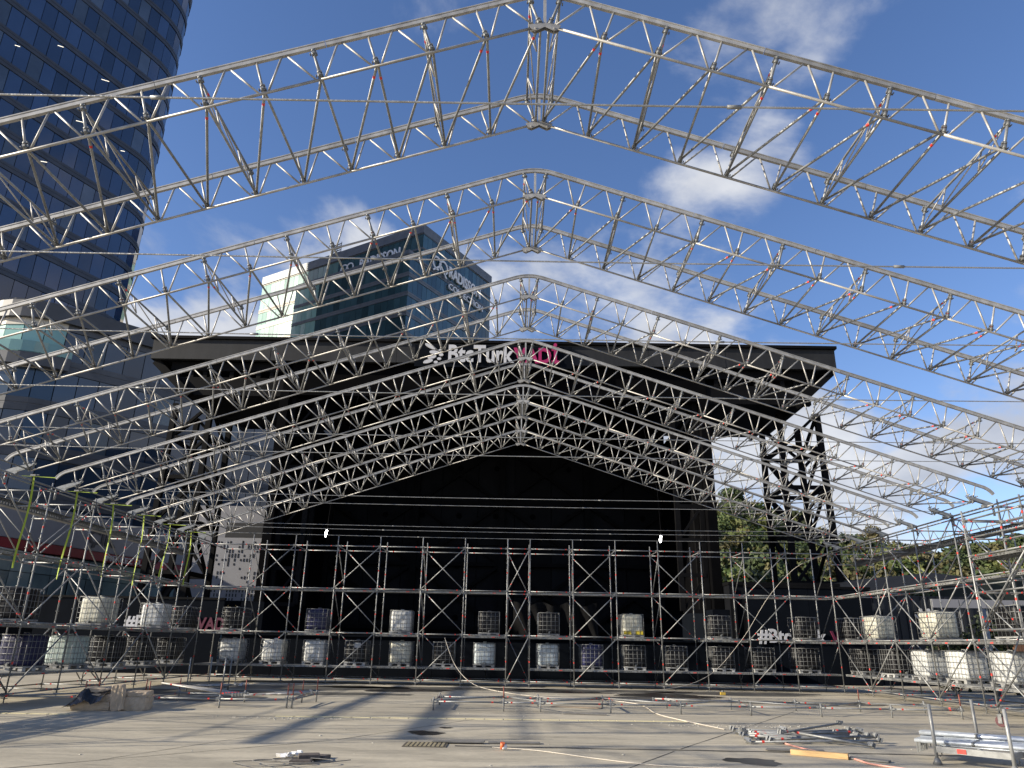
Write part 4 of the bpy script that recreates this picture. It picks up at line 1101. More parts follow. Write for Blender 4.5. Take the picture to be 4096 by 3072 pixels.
def side_scaffold(s, label):
    xi, xo = s * 15.12, s * 17.19
    root = thing('side_scaffold', label, 'scaffold', (s * 16.2, 24, 0), 'side scaffolds carrying the roof')
    ys = [36.335 - 2.612 * i for i in range(0, 10)]
    for i, y in enumerate(ys):
        if i == 0:
            xs_here = [xo]
        else: xs_here = [xi, xo]
        for x in xs_here:
            sd_ = ob('standard', standard_mesh(0.1, 6.5 if x == xi else 6.9, 0.25), root, (x, y, 0)); sub('base_jack', JACK, sd_, (x, y, 0))
        for z in LV[:3]: ledger(root, (xi, y, z), (xo, y, z), 'transom')
        # lattice transom on top
        for z in (5.75, 6.25): ledger(root, (xi, y, z), (xo, y, z), 'lattice_chord')
        for k in range(4):
            xa, xb = xi + (xo - xi) * k / 4, xi + (xo - xi) * (k + 1) / 4
            tube('lattice_web', (xa, y, 5.75), ((xa + xb) / 2, y, 6.25), 0.015, root, GALV, n=6); tube('lattice_web', ((xa + xb) / 2, y, 6.25), (xb, y, 5.75), 0.015, root, GALV, n=6)
        if i % 2 == 1:
            for z0, z1 in zip(LV[:3], LV[1:]): diag(root, (xi, y + 0.05, z0 + 0.05), (xo, y + 0.05, z1 - 0.1))
    me_len = 2.612
    for i, (y1, y0) in enumerate(zip(ys, ys[1:])):
        for x in (xi, xo):
            for z in LV: ledger(root, (x, y0, z), (x, y1, z))
        for z0, z1 in zip(LV, LV[1:]):
            e = 0.06 * s
            if i % 2 == 0:
                diag(root, (xi - e, y0 + .05, z0 + .06), (xi - e, y1 - .05, z1 - .06)); diag(root, (xo + e, y0 + .05, z1 - .06), (xo + e, y1 - .05, z0 + .06))
            else:
                diag(root, (xi - e, y0 + .05, z1 - .06), (xi - e, y1 - .05, z0 + .06)); diag(root, (xo + e, y0 + .05, z0 + .06), (xo + e, y1 - .05, z1 - .06))
        qy = Quaternion((0, 0, 1), math.pi / 2)
        for z, rows, st in ((0.80, 5, 0.37), (4.20, 1, 0.3), (2.20, 4, 0.45)):
            for k in range(rows):
                ob('deck_plank', perf_mesh(2.52), root, (xi + s * (0.2 + k * st), (y0 + y1) / 2, z), qy)
        # heavy perforated rail carrying the bearings
        me = cached('bearing_rail', lambda: bearing_rail())
        ob('bearing_rail', me, root, (s * 16.25, (y0 + y1) / 2, 5.78), qy)
        tube('eave_tube', (xi, y0, 6.36), (xi, y1, 6.36), 0.03, root, GALV)
    return root
def bearing_rail():
    b = MB(); L = 2.6
    b.box((0, 0, 0.10), (L, 0.26, 0.01)); b.box((0, 0, -0.10), (L, 0.26, 0.01))
    for y in (-0.055, 0.055):
        b.box((0, y, 0.075), (L, 0.008, 0.045)); b.box((0, y, -0.075), (L, 0.008, 0.045)); cur = -L / 2
        for i in range(18):
            hx = -L / 2 + 0.10 + i * 0.142
            b.box(((cur + hx - 0.03) / 2, y, 0), (max(0.01, hx - 0.03 - cur), 0.008, 0.105)); cur = hx + 0.03
        b.box(((cur + L / 2) / 2, y, 0), (L / 2 - cur, 0.008, 0.105))
    return b.mesh('bearing_rail', [mat('dark_galvanised', (0.17, 0.175, 0.18), 0.45, 0.6, 0.25, 8)])
side_scaffold(-1, 'tube scaffold of two tank decks along the left side')
side_scaffold(1, 'tube scaffold of two tank decks along the right side')

# rolling tower at the right edge
rt = thing('rolling_tower', 'tall wheeled scaffold tower at the right frame edge', 'scaffold', (13.3, 20.2, 0))
for x, y in ((12.75, 21.4), (13.84, 21.4), (12.75, 18.83), (13.84, 18.83)):
    ob('standard', standard_mesh(0.35, 5.75, 0.45), rt, (x, y, 0))
    b = MB(); b.tube((-0.04, 0, 0.14), (0.04, 0, 0.14), 0.135, 16); w = cached('wheel', lambda: b.mesh('castor_wheel', mat('dark_red_wheel', (0.09, 0.02, 0.025), 0.5, 0, 0.2, 5)))
    fk = cached('fork', lambda: MB().box((0.06, 0, 0.2), (0.012, 0.1, 0.22)).box((-0.06, 0, 0.2), (0.012, 0.1, 0.22)).box((0, 0, 0.31), (0.13, 0.11, 0.02)).tube((0, 0, 0.31), (0, 0, 0.45), 0.02, 8).mesh('castor_fork', GALV))
    fo = ob('castor_fork', fk, rt, (x + 0.02, y, 0), Quaternion((0, 0, 1), 0.6)); sub('castor_wheel', w, fo, (x + 0.02, y, 0), Quaternion((0, 0, 1), 0.6))
for z in (0.45, 2.45, 3.45, 4.45, 4.95, 5.45):
    for x in (12.75, 13.84): ledger(rt, (x, 18.83, z), (x, 21.4, z))
    for y in (18.83, 21.4): ledger(rt, (12.75, y, z), (13.84, y, z), 'transom')
diag(rt, (12.70, 21.36, 0.5), (12.70, 18.9, 2.4)); diag(rt, (12.70, 21.36, 2.5), (12.70, 18.9, 4.4)); diag(rt, (12.80, 21.36, 2.5), (12.80, 18.9, 4.4)); diag(rt, (12.8, 21.45, 0.5), (13.8, 21.45, 2.4)); diag(rt, (13.8, 21.45, 2.5), (12.8, 21.45, 4.4))
for k in range(3): ob('deck_plank', perf_mesh(2.5), rt, (12.95 + k * 0.335, 20.1, 4.42), Quaternion((0, 0, 1), math.pi / 2))

# ------------------------------------------------------------------ tank containers
def tank_mesh(m, sx=1.0, sy=1.2):
    def f():
        b = MB(); hx, hy = sx / 2 - 0.025, sy / 2 - 0.025; n = 40
        def ring(k, z):
            out_ = []
            for i in range(n):
                t = 2 * math.pi * i / n
                cx, cy = math.cos(t), math.sin(t)
                p = 7.0
                r_ = (abs(cx) ** p + abs(cy) ** p) ** (-1 / p)
                x, y = cx * r_ * hx * k, cy * r_ * hy * k
                rib = 0.012 * math.sin(i * math.pi * 0.8)
                out_.append((x * (1 + rib), y * (1 + rib), z))
            return out_
        zs = [(0.90, 0.16), (0.975, 0.19), (0.995, 0.26), (1.0, 0.45), (0.992, 0.62), (1.0, 0.80), (0.995, 0.98), (0.97, 1.05), (0.90, 1.085), (0.6, 1.10), (0.16, 1.115), (0.155, 1.15), (0.02, 1.15)]
        vs = []; 
        for k, z in zs: vs += ring(k, z)
        b.add(vs, [(i * n + k, i * n + (k + 1) % n, (i + 1) * n + (k + 1) % n, (i + 1) * n + k) for i in range(len(zs) - 1) for k in range(n)], 0, True)
        return b.mesh('tank', m)
    return cached(('tank', m.name), f)
def cage_mesh(sx=1.0, sy=1.2):
    def f():
        b = MB(); hx, hy = sx / 2, sy / 2
        for z in (0.15, 0.33, 0.52, 0.71, 0.90, 1.10):
            r_ = 0.009 if 0.2 < z < 1.05 else 0.014
            for p, q in (((-hx, -hy), (hx, -hy)), ((hx, -hy), (hx, hy)), ((hx, hy), (-hx, hy)), ((-hx, hy), (-hx, -hy))):
                b.tube((p[0], p[1], z), (q[0], q[1], z), r_, 5)
        for i in range(6):
            x = -hx + sx * i / 5
            for y in (-hy, hy): b.tube((x, y * 1.012, 0.14), (x, y * 1.012, 1.11), 0.008, 5)
        for i in range(1, 6):
            y = -hy + sy * i / 6
            for x in (-hx, hx): b.tube((x * 1.012, y, 0.14), (x * 1.012, y, 1.11), 0.008, 5)
        return b.mesh('cage', mat('cage_galvanised', (0.20, 0.205, 0.205), 0.5, 0.3, 0.2, 10))
    return cached('cage', f)
def pallet_mesh():
    def f():
        b = MB()
        for x in (-0.42, 0, 0.42):
            for y in (-0.5, 0, 0.5): b.box((x, y, 0.055), (0.14, 0.16, 0.10))
        for y in (-0.55, 0, 0.55): b.box((0, y, 0.007), (1.0, 0.1, 0.014))
        for x in (-0.48, 0.48): b.box((x, 0, 0.125), (0.05, 1.2, 0.035))
        for y in (-0.575, 0.575): b.box((0, y, 0.125), (0.91, 0.05, 0.035))
        b.box((0, 0, 0.112), (0.9, 1.08, 0.012))
        return b.mesh('pallet', mat('pallet_grey_plastic', (0.30, 0.30, 0.29), 0.6, 0, 0.25, 6, perobj=0.3))
    return cached('pallet', f)
def label_mesh():
    return cached('platelabel', lambda: MB().box((0, 0, 0), (0.30, 0.006, 0.22)).mesh('label_plate', mat('label_plate', (0.35, 0.36, 0.36), 0.5, 0, 0.2, 9)))
def ibc(label, m, x, y, z, rz=0.0, extra=None):
    root = thing('tank_container', label, 'tank', (x, y, z), 'caged liquid tanks used as ballast')
    qz = Quaternion((0, 0, 1), rz)
    tanko = None
    for nm, me in (('tank', tank_mesh(m)), ('cage', cage_mesh()), ('pallet', pallet_mesh())): tk = ob(nm, me, root, (x, y, z), qz); tanko = tk if nm == 'tank' else tanko
    v = cached('cap', lambda: MB().tube((0, 0, 1.14), (0, 0, 1.17), 0.085, 12).mesh('cap', COUP)); sub('cap', v, tanko, (x, y, z))
    vm = cached('valve', lambda: MB().tube((0, -0.66, 0.2), (0, -0.55, 0.2), 0.035, 10).box((0.03, -0.64, 0.25), (0.09, 0.02, 0.02)).tube((0, -0.67, 0.2), (0, -0.655, 0.2), 0.042, 10).mesh('valve', COUP)); sub('valve', vm, tanko, (x, y, z), qz)
    if extra == 'yellow':
        for dx in (-0.28, 0.28): ob('residue_band', cached('resid', lambda: MB().box((0, 0, 0), (0.36, 0.012, 0.17)).mesh('residue', YELL)), root, Vector((x + dx, y - 0.593, z + 0.27)))
    if extra == 'plate': ob('label_plate', label_mesh(), root, Vector((x + 0.1, y - 0.62, z + 0.9)))
    return root
TM = {'white': TWHITE, 'cream': TCREAM, 'black': TBLACK, 'navy blue': TNAVY, 'pale green': TGREEN, 'milky grey': TGREY}
ODN = ['leftmost', 'second', 'third', 'fourth', 'fifth', 'sixth', 'seventh', 'eighth', 'ninth', 'tenth', 'eleventh', 'twelfth', 'thirteenth', 'fourteenth']

back_lower = [(-13.61, 'white'), (-11.60, 'white'), (-9.60, 'white'), (-7.65, 'black'), (-5.54, 'cream'), (-3.50, 'black'), (-1.57, 'milky grey'), (1.43, 'milky grey'), (3.51, 'navy blue'), (5.53, 'black'), (7.50, 'black'), (9.70, 'black'), (11.60, 'black'), (13.70, 'black')]
back_upper = [(-13.63, 'black'), (-9.64, 'navy blue'), (-5.62, 'white'), (-1.39, 'black'), (1.47, 'black'), (5.49, 'cream'), (9.66, 'black'), (13.83, 'black')]
for lev, z, row in (('lower', 0.805, back_lower), ('upper', 2.21, back_upper)):
    for k, (x, c) in enumerate(row):
        ex = 'yellow' if (c == 'cream' and lev == 'upper') else ('plate' if (lev == 'lower' and k == 3) else None)
        lab = f'{c} caged tank, {ODN[k]} from the left on the back scaffold {lev} deck' if k else f'{c} caged tank, leftmost on the back scaffold {lev} deck'
        if ex == 'yellow': lab = 'cream caged tank with yellow residue at its foot on the back scaffold'
        ibc(lab, TM[c], x, YF + 1.0 + random.uniform(-.05, .05), z, random.uniform(-.04, .04), ex)
left_lower = [(22.75, 'black'), (25.38, 'navy blue'), (27.92, 'pale green'), (30.72, 'black'), (33.42, 'black'), (36.20, 'black')]
left_upper = [(24.39, 'black'), (29.54, 'cream'), (34.36, 'white'), (37.33, 'black')]
right_lower = [(25.72, 'white'), (28.33, 'white'), (30.81, 'white'), (33.37, 'black'), (36.30, 'black')]
right_upper = [(25.00, 'black'), (29.76, 'cream'), (34.60, 'cream'), (37.40, 'black')]
ODF = ['nearest', 'second nearest', 'third nearest', 'fourth nearest', 'fifth nearest', 'sixth nearest']
for sd, sx_, rows in (('left', -1, (('lower', 0.805, left_lower), ('upper', 2.21, left_upper))), ('right', 1, (('lower', 0.805, right_lower), ('upper', 2.21, right_upper)))):
    for lev, z, row in rows:
        for k, (y, c) in enumerate(row):
            lab = f'{c} caged tank, {ODF[k]} on the {lev} deck of the {sd} scaffold'
            ibc(lab, TM[c], sx_ * 16.18, y, z, random.uniform(-.05, .05), 'plate' if (sd == 'left' and lev == 'lower' and k == 0) else None)

# ------------------------------------------------------------------ lime ratchet straps on the left bearings
for k, y in enumerate((22.2, 24.6, 27.0, 29.4, 31.8, 34.0)):
    root = thing('ratchet_strap', f'lime green ratchet strap dangling at the left eaves, {ODF[k]} of six', 'strap', (-15.4, y, 6.5), 'lime ratchet straps at the left eaves')
    b = MB(); w = 0.028
    drop = random.uniform(2.1, 2.9); sway = random.uniform(-0.1, 0.15)
    b.add([(-0.05, -w, 0), (-0.05, w, 0), (1.0, -w, -0.06), (1.0, w, -0.03), (1.0, -w, -0.065), (1.0, w, -0.035), (-0.05, -w, -0.005), (-0.05, w, -0.005)], [(0, 2, 3, 1), (6, 7, 5, 4), (0, 6, 4, 2), (1, 3, 5, 7)])
    ob('taut_band', b.mesh('taut_band', STRAP), root, root.location)
    b = MB(); n = 14; vs = []
    for i in range(n + 1):
        t = i / n; tw = 0.9 * math.sin(3 * t + k); x = 0.32 + sway * t + 0.05 * math.sin(5 * t); z_ = -0.02 - drop * t
        vs += [(x - math.cos(tw) * w, -math.sin(tw) * w, z_), (x + math.cos(tw) * w, math.sin(tw) * w, z_)]
    b.add(vs, [(2 * i, 2 * i + 1, 2 * i + 3, 2 * i + 2) for i in range(n)])
    ob('loose_tail', b.mesh('loose_tail', STRAP), root, root.location)
    ob('ratchet', cached('ratchet', lambda: MB().box((0.3, 0, 0.02), (0.16, 0.07, 0.05)).box((0.42, 0, 0.03), (0.12, 0.05, 0.02)).mesh('ratchet', COUP)), root, root.location)

# ------------------------------------------------------------------ frames laid out on the ground
def short_post_mesh(h, rusty):
    def f():
        b = MB(); b.tube((0, 0, 0.0), (0, 0, h), RTU, 10); b.tube((0, 0, h - 0.13), (0, 0, h - 0.12), 0.062, 8)
        for a in range(4): b.box((0.06 * math.cos(a * 1.57), 0.06 * math.sin(a * 1.57), h - 0.10), (0.02, 0.02, 0.10))
        if rusty: b.tube((0, 0, h), (0, 0, h + 0.32), 0.018, 8, 1)
        return b.mesh('collar_post', [GALV, RUST])
    return cached(('sp', h, rusty), f)
fr = thing('base_frame', 'long low row of base collars and ledgers laid across the slab', 'scaffold frame', (5, 24.6, 0))
FX = [-2.615, -0.545, 0.545, 2.615, 4.685, 6.755, 8.825, 10.9, 12.97]
y0, y1 = 23.55, 25.62; zc = 0.24
for i, x in enumerate(FX):
    for y in (y0, y1): ob('collar_post', short_post_mesh(0.36, (y == y0 and i in (1, 8)) or (y == y1 and i == 7)), fr, (x, y, 0))
    if i in (0, 3, 5, 8): ledger(fr, (x, y0, zc), (x, y1, zc))
for i, (a, c) in enumerate(zip(FX, FX[1:])):
    for y in (y0, y1): ledger(fr, (a, y, zc), (c, y, zc))
    if i % 2 == 0: diag(fr, (a, y0, zc + .04), (c, y1, zc + .04), 'plan_diagonal')
    else: diag(fr, (a, y1, zc + .04), (c, y0, zc + .04), 'plan_diagonal')
fr2 = thing('base_frame', 'short low frame with red jack spindles beside the wrapped boxes', 'scaffold frame', (-8.8, 24.2, 0))
for x, y, ru_ in ((-10.85, 23.1, 1), (-8.75, 23.05, 1), (-6.87, 23.3, 1), (-6.72, 23.3, 1), (-10.85, 25.2, 1), (-8.75, 25.2, 1), (-7.0, 25.45, 1), (-6.65, 25.9, 1)):
    ob('collar_post', short_post_mesh(0.36, ru_), fr2, (x, y, 0))
for a, c in (((-10.85, 23.1), (-8.75, 23.05)), ((-8.75, 23.05), (-6.87, 23.3)), ((-10.85, 25.2), (-8.75, 25.2)), ((-8.75, 25.2), (-7.0, 25.45)), ((-10.85, 23.1), (-10.85, 25.2)), ((-6.8, 23.3), (-6.9, 25.45)), ((-6.72, 23.3), (-6.65, 25.9))):
    ledger(fr2, (a[0], a[1], 0.24), (c[0], c[1], 0.24))
fr3 = thing('base_frame', 'low ledger line with jack spindles behind the wrapped boxes', 'scaffold frame', (-13.5, 23.6, 0))
for x, y in ((-15.0, 22.6), (-12.6, 22.9), (-11.5, 24.3), (-13.2, 24.8)): ob('collar_post', short_post_mesh(0.36, True), fr3, (x, y, 0))
for a, c in (((-15.0, 22.6), (-12.6, 22.9)), ((-12.6, 22.9), (-11.5, 24.3)), ((-13.2, 24.8), (-11.5, 24.3)), ((-15.0, 22.6), (-13.2, 24.8))): ledger(fr3, (a[0], a[1], 0.24), (c[0], c[1], 0.24))
# loose tubes on that frame
for k in range(9):
    a = Vector((-10.7 + 0.02 * k, 23.5 + 0.11 * k, 0.62 - 0.012 * k)); c = Vector((-8.5 + 0.05 * k, 23.35 + 0.12 * k, 0.33))
    if k > 5: a = Vector((-9.3 + 0.2 * k, 22.9 + 0.2 * (k - 5), 0.34)); c = Vector((-7.0 + 0.1 * k, 24.3 - 0.3 * (k - 5), 0.44))
    root = thing('loose_tube', f'loose scaffold tube resting on the frame by the boxes, {ODN[k] if k else "first"} from the left', 'tube', a, 'loose tubes on the ground frames')
    sf = tube('shaft', a, c, 0.023, root, ALU, bands=2)
    sub('end_fitting', cached('endfit', lambda: MB().box((0, 0, 0), (0.05, 0.07, 0.09)).mesh('end_fitting', GALV)), sf, c)
# rack with four tall posts further back
rk = thing('tube_rack', 'four-post rack loaded with short tubes beside the left scaffold', 'rack', (-12.0, 30.4, 0))
for x, y, h in ((-12.5, 29.8, 0.95), (-12.15, 31.0, 0.95), (-11.2, 29.9, 0.95), (-11.4, 31.1, 0.95)): tube('corner_post', (x, y, 0), (x, y, h + 0.25), 0.026, rk)
for a, c in (((-12.5, 29.8), (-11.2, 29.9)), ((-12.15, 31.0), (-11.4, 31.1)), ((-12.5, 29.8), (-12.15, 31.0)), ((-11.2, 29.9), (-11.4, 31.1))): tube('rail', (a[0], a[1], 0.12), (c[0], c[1], 0.12), 0.024, rk)
for k in range(12):
    a = Vector((-12.4 + 0.0 * k, 29.9 + 0.085 * k, 0.19)); root = thing('loose_tube', f'short tube stacked in the four-post rack at left, {ODN[k] if k else "first"} from the front', 'tube', a, 'tubes in the four-post rack')
    tube('shaft', a, a + Vector((1.25, 0.05, random.uniform(-.0, .05))), 0.022, root, ALU)
# loose long tube lying over the right frame
root = thing('loose_tube', 'bright single tube lying across the long base frame', 'tube', (4.3, 24.75, 0.33), 'loose tubes on the ground frames')
tube('shaft', (4.15, 25.0, 0.33), (6.7, 24.5, 0.30), 0.026, root, ALU, bands=1)
for x, y in ((4.15, 25.0), (6.7, 24.5)): ob('end_fitting', CACHE['endfit'], root, (x, y, 0.32))
# heap of diagonal braces on the ground
random.seed(21)
for k in range(15):
    a = Vector((4.75 + random.uniform(-.25, .3), 16.75 + 0.14 * k * 1.0 + random.uniform(-.08, .08), 0.04 + 0.05 * (k % 3)))
    c = Vector((7.25 + random.uniform(-.3, .35), 16.9 + 0.14 * k + random.uniform(-.35, .35), 0.04 + 0.05 * ((k + 1) % 3)))
    if k == 13: a = Vector((5.3, 16.85, 0.22)); c = Vector((7.55, 19.3, 0.20))
    if k == 14: a = Vector((5.6, 17.5, 0.20)); c = Vector((6.95, 16.35, 0.05))
    root = thing('brace_tube', f'grey brace tube in the heap on the right, {ODN[k] if 0 < k < 14 else ("first" if k == 0 else "topmost")} counting from the front', 'tube', a, 'heap of brace tubes on the slab')
    sf = tube('shaft', a, c, 0.025, root, GALV, bands=random.choice((1, 2)))
    fm = cached('bracehead', lambda: MB().box((0, 0.03, 0), (0.10, 0.03, 0.09)).box((0, -0.03, 0), (0.10, 0.03, 0.09)).box((0.07, 0, 0.02), (0.06, 0.06, 0.05)).tube((0, -0.06, 0), (0, 0.06, 0), 0.02, 6).mesh('brace_head', GALV))
    for e in (a, c): sub('brace_head', fm, sf, e + Vector((0, 0, 0.02)), Quaternion((0.2, 0.3, 1), random.uniform(0, 3)))
# ------------------------------------------------------------------ stillage with planks at lower right
st = thing('plank_stillage', 'galvanised four-post stillage in the lower right corner', 'stillage', (8.6, 15.4, 0))
def SP(u, v): # local frame of the stillage: u along, v across
    return Vector((7.15, 14.35, 0)) + Vector((0.62, -0.78, 0)) * u + Vector((0.78, 0.62, 0)) * v
def SQ(u, v): return Vector((7.15 + 0.93 * v + 0.50 * u, 14.35 + 0.90 * v * 1.0 - 0.52 * u, 0))
P = {(0, 0): Vector((7.15, 14.32, 0)), (1, 0): Vector((7.95, 13.45, 0)), (0, 1): Vector((8.85, 15.9, 0)), (1, 1): Vector((9.65, 15.0, 0))}
for kx, p in P.items():
    tube('corner_post', p + Vector((0, 0, 0.03)), p + Vector((0, 0, 0.98)), 0.030, st, GALV, n=12)
    ob('foot_cup', cached('cup', lambda: MB().tube((0, 0, 0), (0, 0, 0.11), 0.085, 14, 0, True, 0.036).mesh('foot_cup', GALV)), st, p)
    b = cached('hook', lambda: MB().path([(0.03, 0, 0.24), (0.09, 0, 0.25), (0.10, 0, 0.16), (0.06, 0, 0.13)], 0.009, 6).mesh('hook', GALV)); ob('hook', b, st, p)
for a, c in (((0, 0), (1, 0)), ((1, 0), (1, 1)), ((1, 1), (0, 1)), ((0, 1), (0, 0))):
    b = MB().beam(P[a] + Vector((0, 0, 0.25)), P[c] + Vector((0, 0, 0.25)), 0.045, 0.10)
    ob('side_rail', shifted(b.mesh('side_rail', GALV), st.location), st, st.location)
b = MB().beam(P[(0, 0)].lerp(P[(1, 0)], 0.30) + Vector((-0.020, -0.018, 0.25)), P[(0, 0)].lerp(P[(1, 0)], 0.42) + Vector((-0.020, -0.018, 0.25)), 0.012, 0.07)
ob('red_sticker', shifted(b.mesh('red_sticker', RED), st.location), st, st.location)
# bundle of galvanised planks lying on it, running to the lower right
dirp = (Vector((9.35, 13.0, 0)) - Vector((7.0, 14.75, 0))).normalized(); dirn = Vector((-dirp.y, dirp.x, 0))
PL = mat('bright_galvanised', (0.50, 0.54, 0.58), 0.38, 0.5, 0.2, 7, 0.06, 30, perobj=0.1)
for k in range(11):
    lift = 0.0 if k < 8 else 0.085
    a = Vector((7.0, 14.72, 0.345 + lift)) + dirn * (0.125 * (k if k < 8 else k - 3.4)) + dirp * random.uniform(0, 0.05); c = a + dirp * 3.0
    root = thing('steel_ledger', f'galvanised reinforced ledger on the corner stillage, {"first" if k == 0 else ODN[k]} from its near side', 'ledger', a, 'ledgers stacked on the stillage')
    sf = tube('shaft', a, c, 0.035, root, PL, n=10)
    tube('lower_rod', a + Vector((0, 0, -0.05)) + dirp * 0.4, c + Vector((0, 0, -0.05)) - dirp * 0.3, 0.012, root, PL, n=6)
    for u in (0.9, 1.9): tube('dark_band', a + dirp * u, a + dirp * (u + 0.05), 0.0365, root, COUP, n=10)
    if k < 8: sub('claw', cached('claw', lambda: MB().box((0, 0, -0.10), (0.018, 0.03, 0.2)).box((0.05, 0, -0.09), (0.015, 0.03, 0.18)).box((0.02, 0, 0), (0.1, 0.05, 0.05)).mesh('claw', COUP)), sf, a + dirp * 0.03, Quaternion((0, 0, 1), math.atan2(dirp.y, dirp.x)))

# ------------------------------------------------------------------ wrapped boxes, left
random.seed(5)
def soft_box(name, label, c, dims, rz, m=KRAFT, tilt=(0, 0), cat='box', group='kraft wrapped packages in the pile'):
    b = MB(); nx, ny, nz = 8, 6, 4; dx, dy, dz = dims
    vs, idx = [], {}
    def V(i, j, k):
        if (i, j, k) not in idx:
            u, v, w = i / nx * 2 - 1, j / ny * 2 - 1, k / nz * 2 - 1
            e = 1 - 0.035 * ((abs(u) > .9) + (abs(v) > .9) + (abs(w) > .9) - 1)
            idx[(i, j, k)] = len(vs); vs.append((u * dx / 2 * e + random.gauss(0, .006), v * dy / 2 * e + random.gauss(0, .006), w * dz / 2 * (1 - 0.06 * (u * u + v * v > 1.4)) + random.gauss(0, .005) + dz / 2))
        return idx[(i, j, k)]
    fs = []
    for i in range(nx):
        for j in range(ny): fs += [(V(i, j, 0), V(i, j + 1, 0), V(i + 1, j + 1, 0), V(i + 1, j, 0)), (V(i, j, nz), V(i + 1, j, nz), V(i + 1, j + 1, nz), V(i, j + 1, nz))]
        for k in range(nz): fs += [(V(i, 0, k), V(i + 1, 0, k), V(i + 1, 0, k + 1), V(i, 0, k + 1)), (V(i, ny, k), V(i, ny, k + 1), V(i + 1, ny, k + 1), V(i + 1, ny, k))]
    for j in range(ny):
        for k in range(nz): fs += [(V(0, j, k), V(0, j, k + 1), V(0, j + 1, k + 1), V(0, j + 1, k)), (V(nx, j, k), V(nx, j + 1, k), V(nx, j + 1, k + 1), V(nx, j, k + 1))]
    b.add(vs, fs)
    o = ob(name, b.mesh(name, m), None, c); o.rotation_euler = (tilt[0], tilt[1], rz)
    return tagit(o, label, cat, group)
soft_box('wrapped_box', 'large film-wrapped kraft package under the black sheet at the left', (-11.72, 22.0, 0.0), (1.05, 0.85, 0.22), 0.06)
soft_box('wrapped_box', 'second film-wrapped layer on the large package', (-11.66, 22.0, 0.215), (0.98, 0.82, 0.20), 0.09)
soft_box('wrapped_box', 'flat kraft package lying on top of the pile', (-11.66, 21.95, 0.42), (0.72, 0.55, 0.15), 0.16)
soft_box('wrapped_box', 'upright kraft package leaning in the middle of the pile', (-10.95, 21.62, 0.02), (0.33, 0.20, 0.64), 0.05, tilt=(0.10, -0.09))
soft_box('wrapped_box', 'lower kraft package at the right of the pile', (-10.60, 21.98, 0.0), (0.62, 0.62, 0.34), 0.08)
soft_box('wrapped_box', 'upper flat kraft package at the right of the pile', (-10.62, 22.05, 0.335), (0.60, 0.55, 0.15), 0.2)
b = MB(); n = 16; vs = []
for i in range(n + 1):
    for j in range(n + 1):
        u, v = i / n, j / n
        x = -12.38 + 1.05 * u + 0.12 * v; y = 21.44 + 0.80 * v
        z = 0.47 * min(1, max(0, (u - 0.0) * 3.0)) * min(1, v * 3.2 + 0.15 + 0.35 * u) + 0.06
        if u > 0.55: z = 0.50 - 0.9 * max(0, 0.35 - v) * (1 - abs(u - 0.75))
        vs.append((x + 0.02 * math.sin(9 * v + 4 * u), y - (0.06 if v < 0.2 else 0), max(0.03, z + 0.02 * math.sin(13 * u + 5 * v) + random.gauss(0, .008))))
b.add(vs, [(i * (n + 1) + j, (i + 1) * (n + 1) + j, (i + 1) * (n + 1) + j + 1, i * (n + 1) + j + 1) for i in range(n) for j in range(n)], 0, True)
o = ob('plastic_sheet', b.mesh('plastic_sheet', PLASTIC)); tagit(o, 'crumpled black plastic sheet draped over the wrapped boxes', 'sheet')

# ------------------------------------------------------------------ small things on the slab
man = thing('manhole_cover', 'square metal manhole cover set in the slab', 'manhole', (-2.0, 15.75, 0))
b = MB(); b.box((0, 0, 0.006), (0.84, 0.70, 0.012)); ob('frame', b.mesh('manhole_frame', mat('cast_iron', (0.12, 0.105, 0.08), 0.7, 0.4, 0.4, 20)), man, man.location)
b = MB()
for i in range(9):
    for j in range(7): b.box((-0.34 + i * 0.085, -0.27 + j * 0.09, 0.017), (0.05, 0.05, 0.012))
ob('lid', b.mesh('manhole_lid', mat('lid_dusty', (0.30, 0.26, 0.17), 0.8, 0.2, 0.3, 20)), man, man.location)
def slabthing(name, label, cat, pts, h, m, z=0.012, group=None):
    b = MB(); n = len(pts); c = Vector((sum(p[0] for p in pts) / n, sum(p[1] for p in pts) / n, 0))
    b.add([(p[0] - c.x, p[1] - c.y, 0) for p in pts] + [(p[0] - c.x, p[1] - c.y, h) for p in pts], [tuple(reversed(range(n))), tuple(range(n, 2 * n))] + [(i, (i + 1) % n, n + (i + 1) % n, n + i) for i in range(n)])
    o = ob(name, b.mesh(name, m), None, (c.x, c.y, z)); return tagit(o, label, cat, group)
slabthing('flat_board', 'thin dark board beside the manhole cover', 'board', [(-1.9, 15.95), (-0.88, 15.98), (-0.86, 16.2), (-1.88, 16.18)], 0.02, GREYB, 0.03)
slabthing('flat_board', 'thin dark board in the middle of the slab along the trench', 'board', [(-0.79, 16.05), (0.24, 16.1), (0.24, 16.3), (-0.8, 16.28)], 0.02, GREYB)
slabthing('flat_board', 'grey board lying just behind the timber plank', 'board', [(4.6, 15.75), (5.7, 15.62), (5.75, 15.85), (4.7, 15.95)], 0.02, GREYB)
slabthing('flat_board', 'grey board at the end of the timber plank', 'board', [(5.78, 14.75), (6.3, 14.35), (6.42, 14.5), (5.9, 14.95)], 0.025, GREYB)
slabthing('flat_board', 'grey weathered board lying in front of the long base frame', 'board', [(1.15, 23.0), (2.4, 22.75), (2.42, 22.95), (1.2, 23.18)], 0.03, GREYB)
slabthing('cardboard_sheet', 'tan cardboard sheet under the long base frame', 'sheet', [(0.9, 25.5), (2.5, 25.0), (2.6, 25.5), (1.2, 25.9)], 0.01, KRAFT)
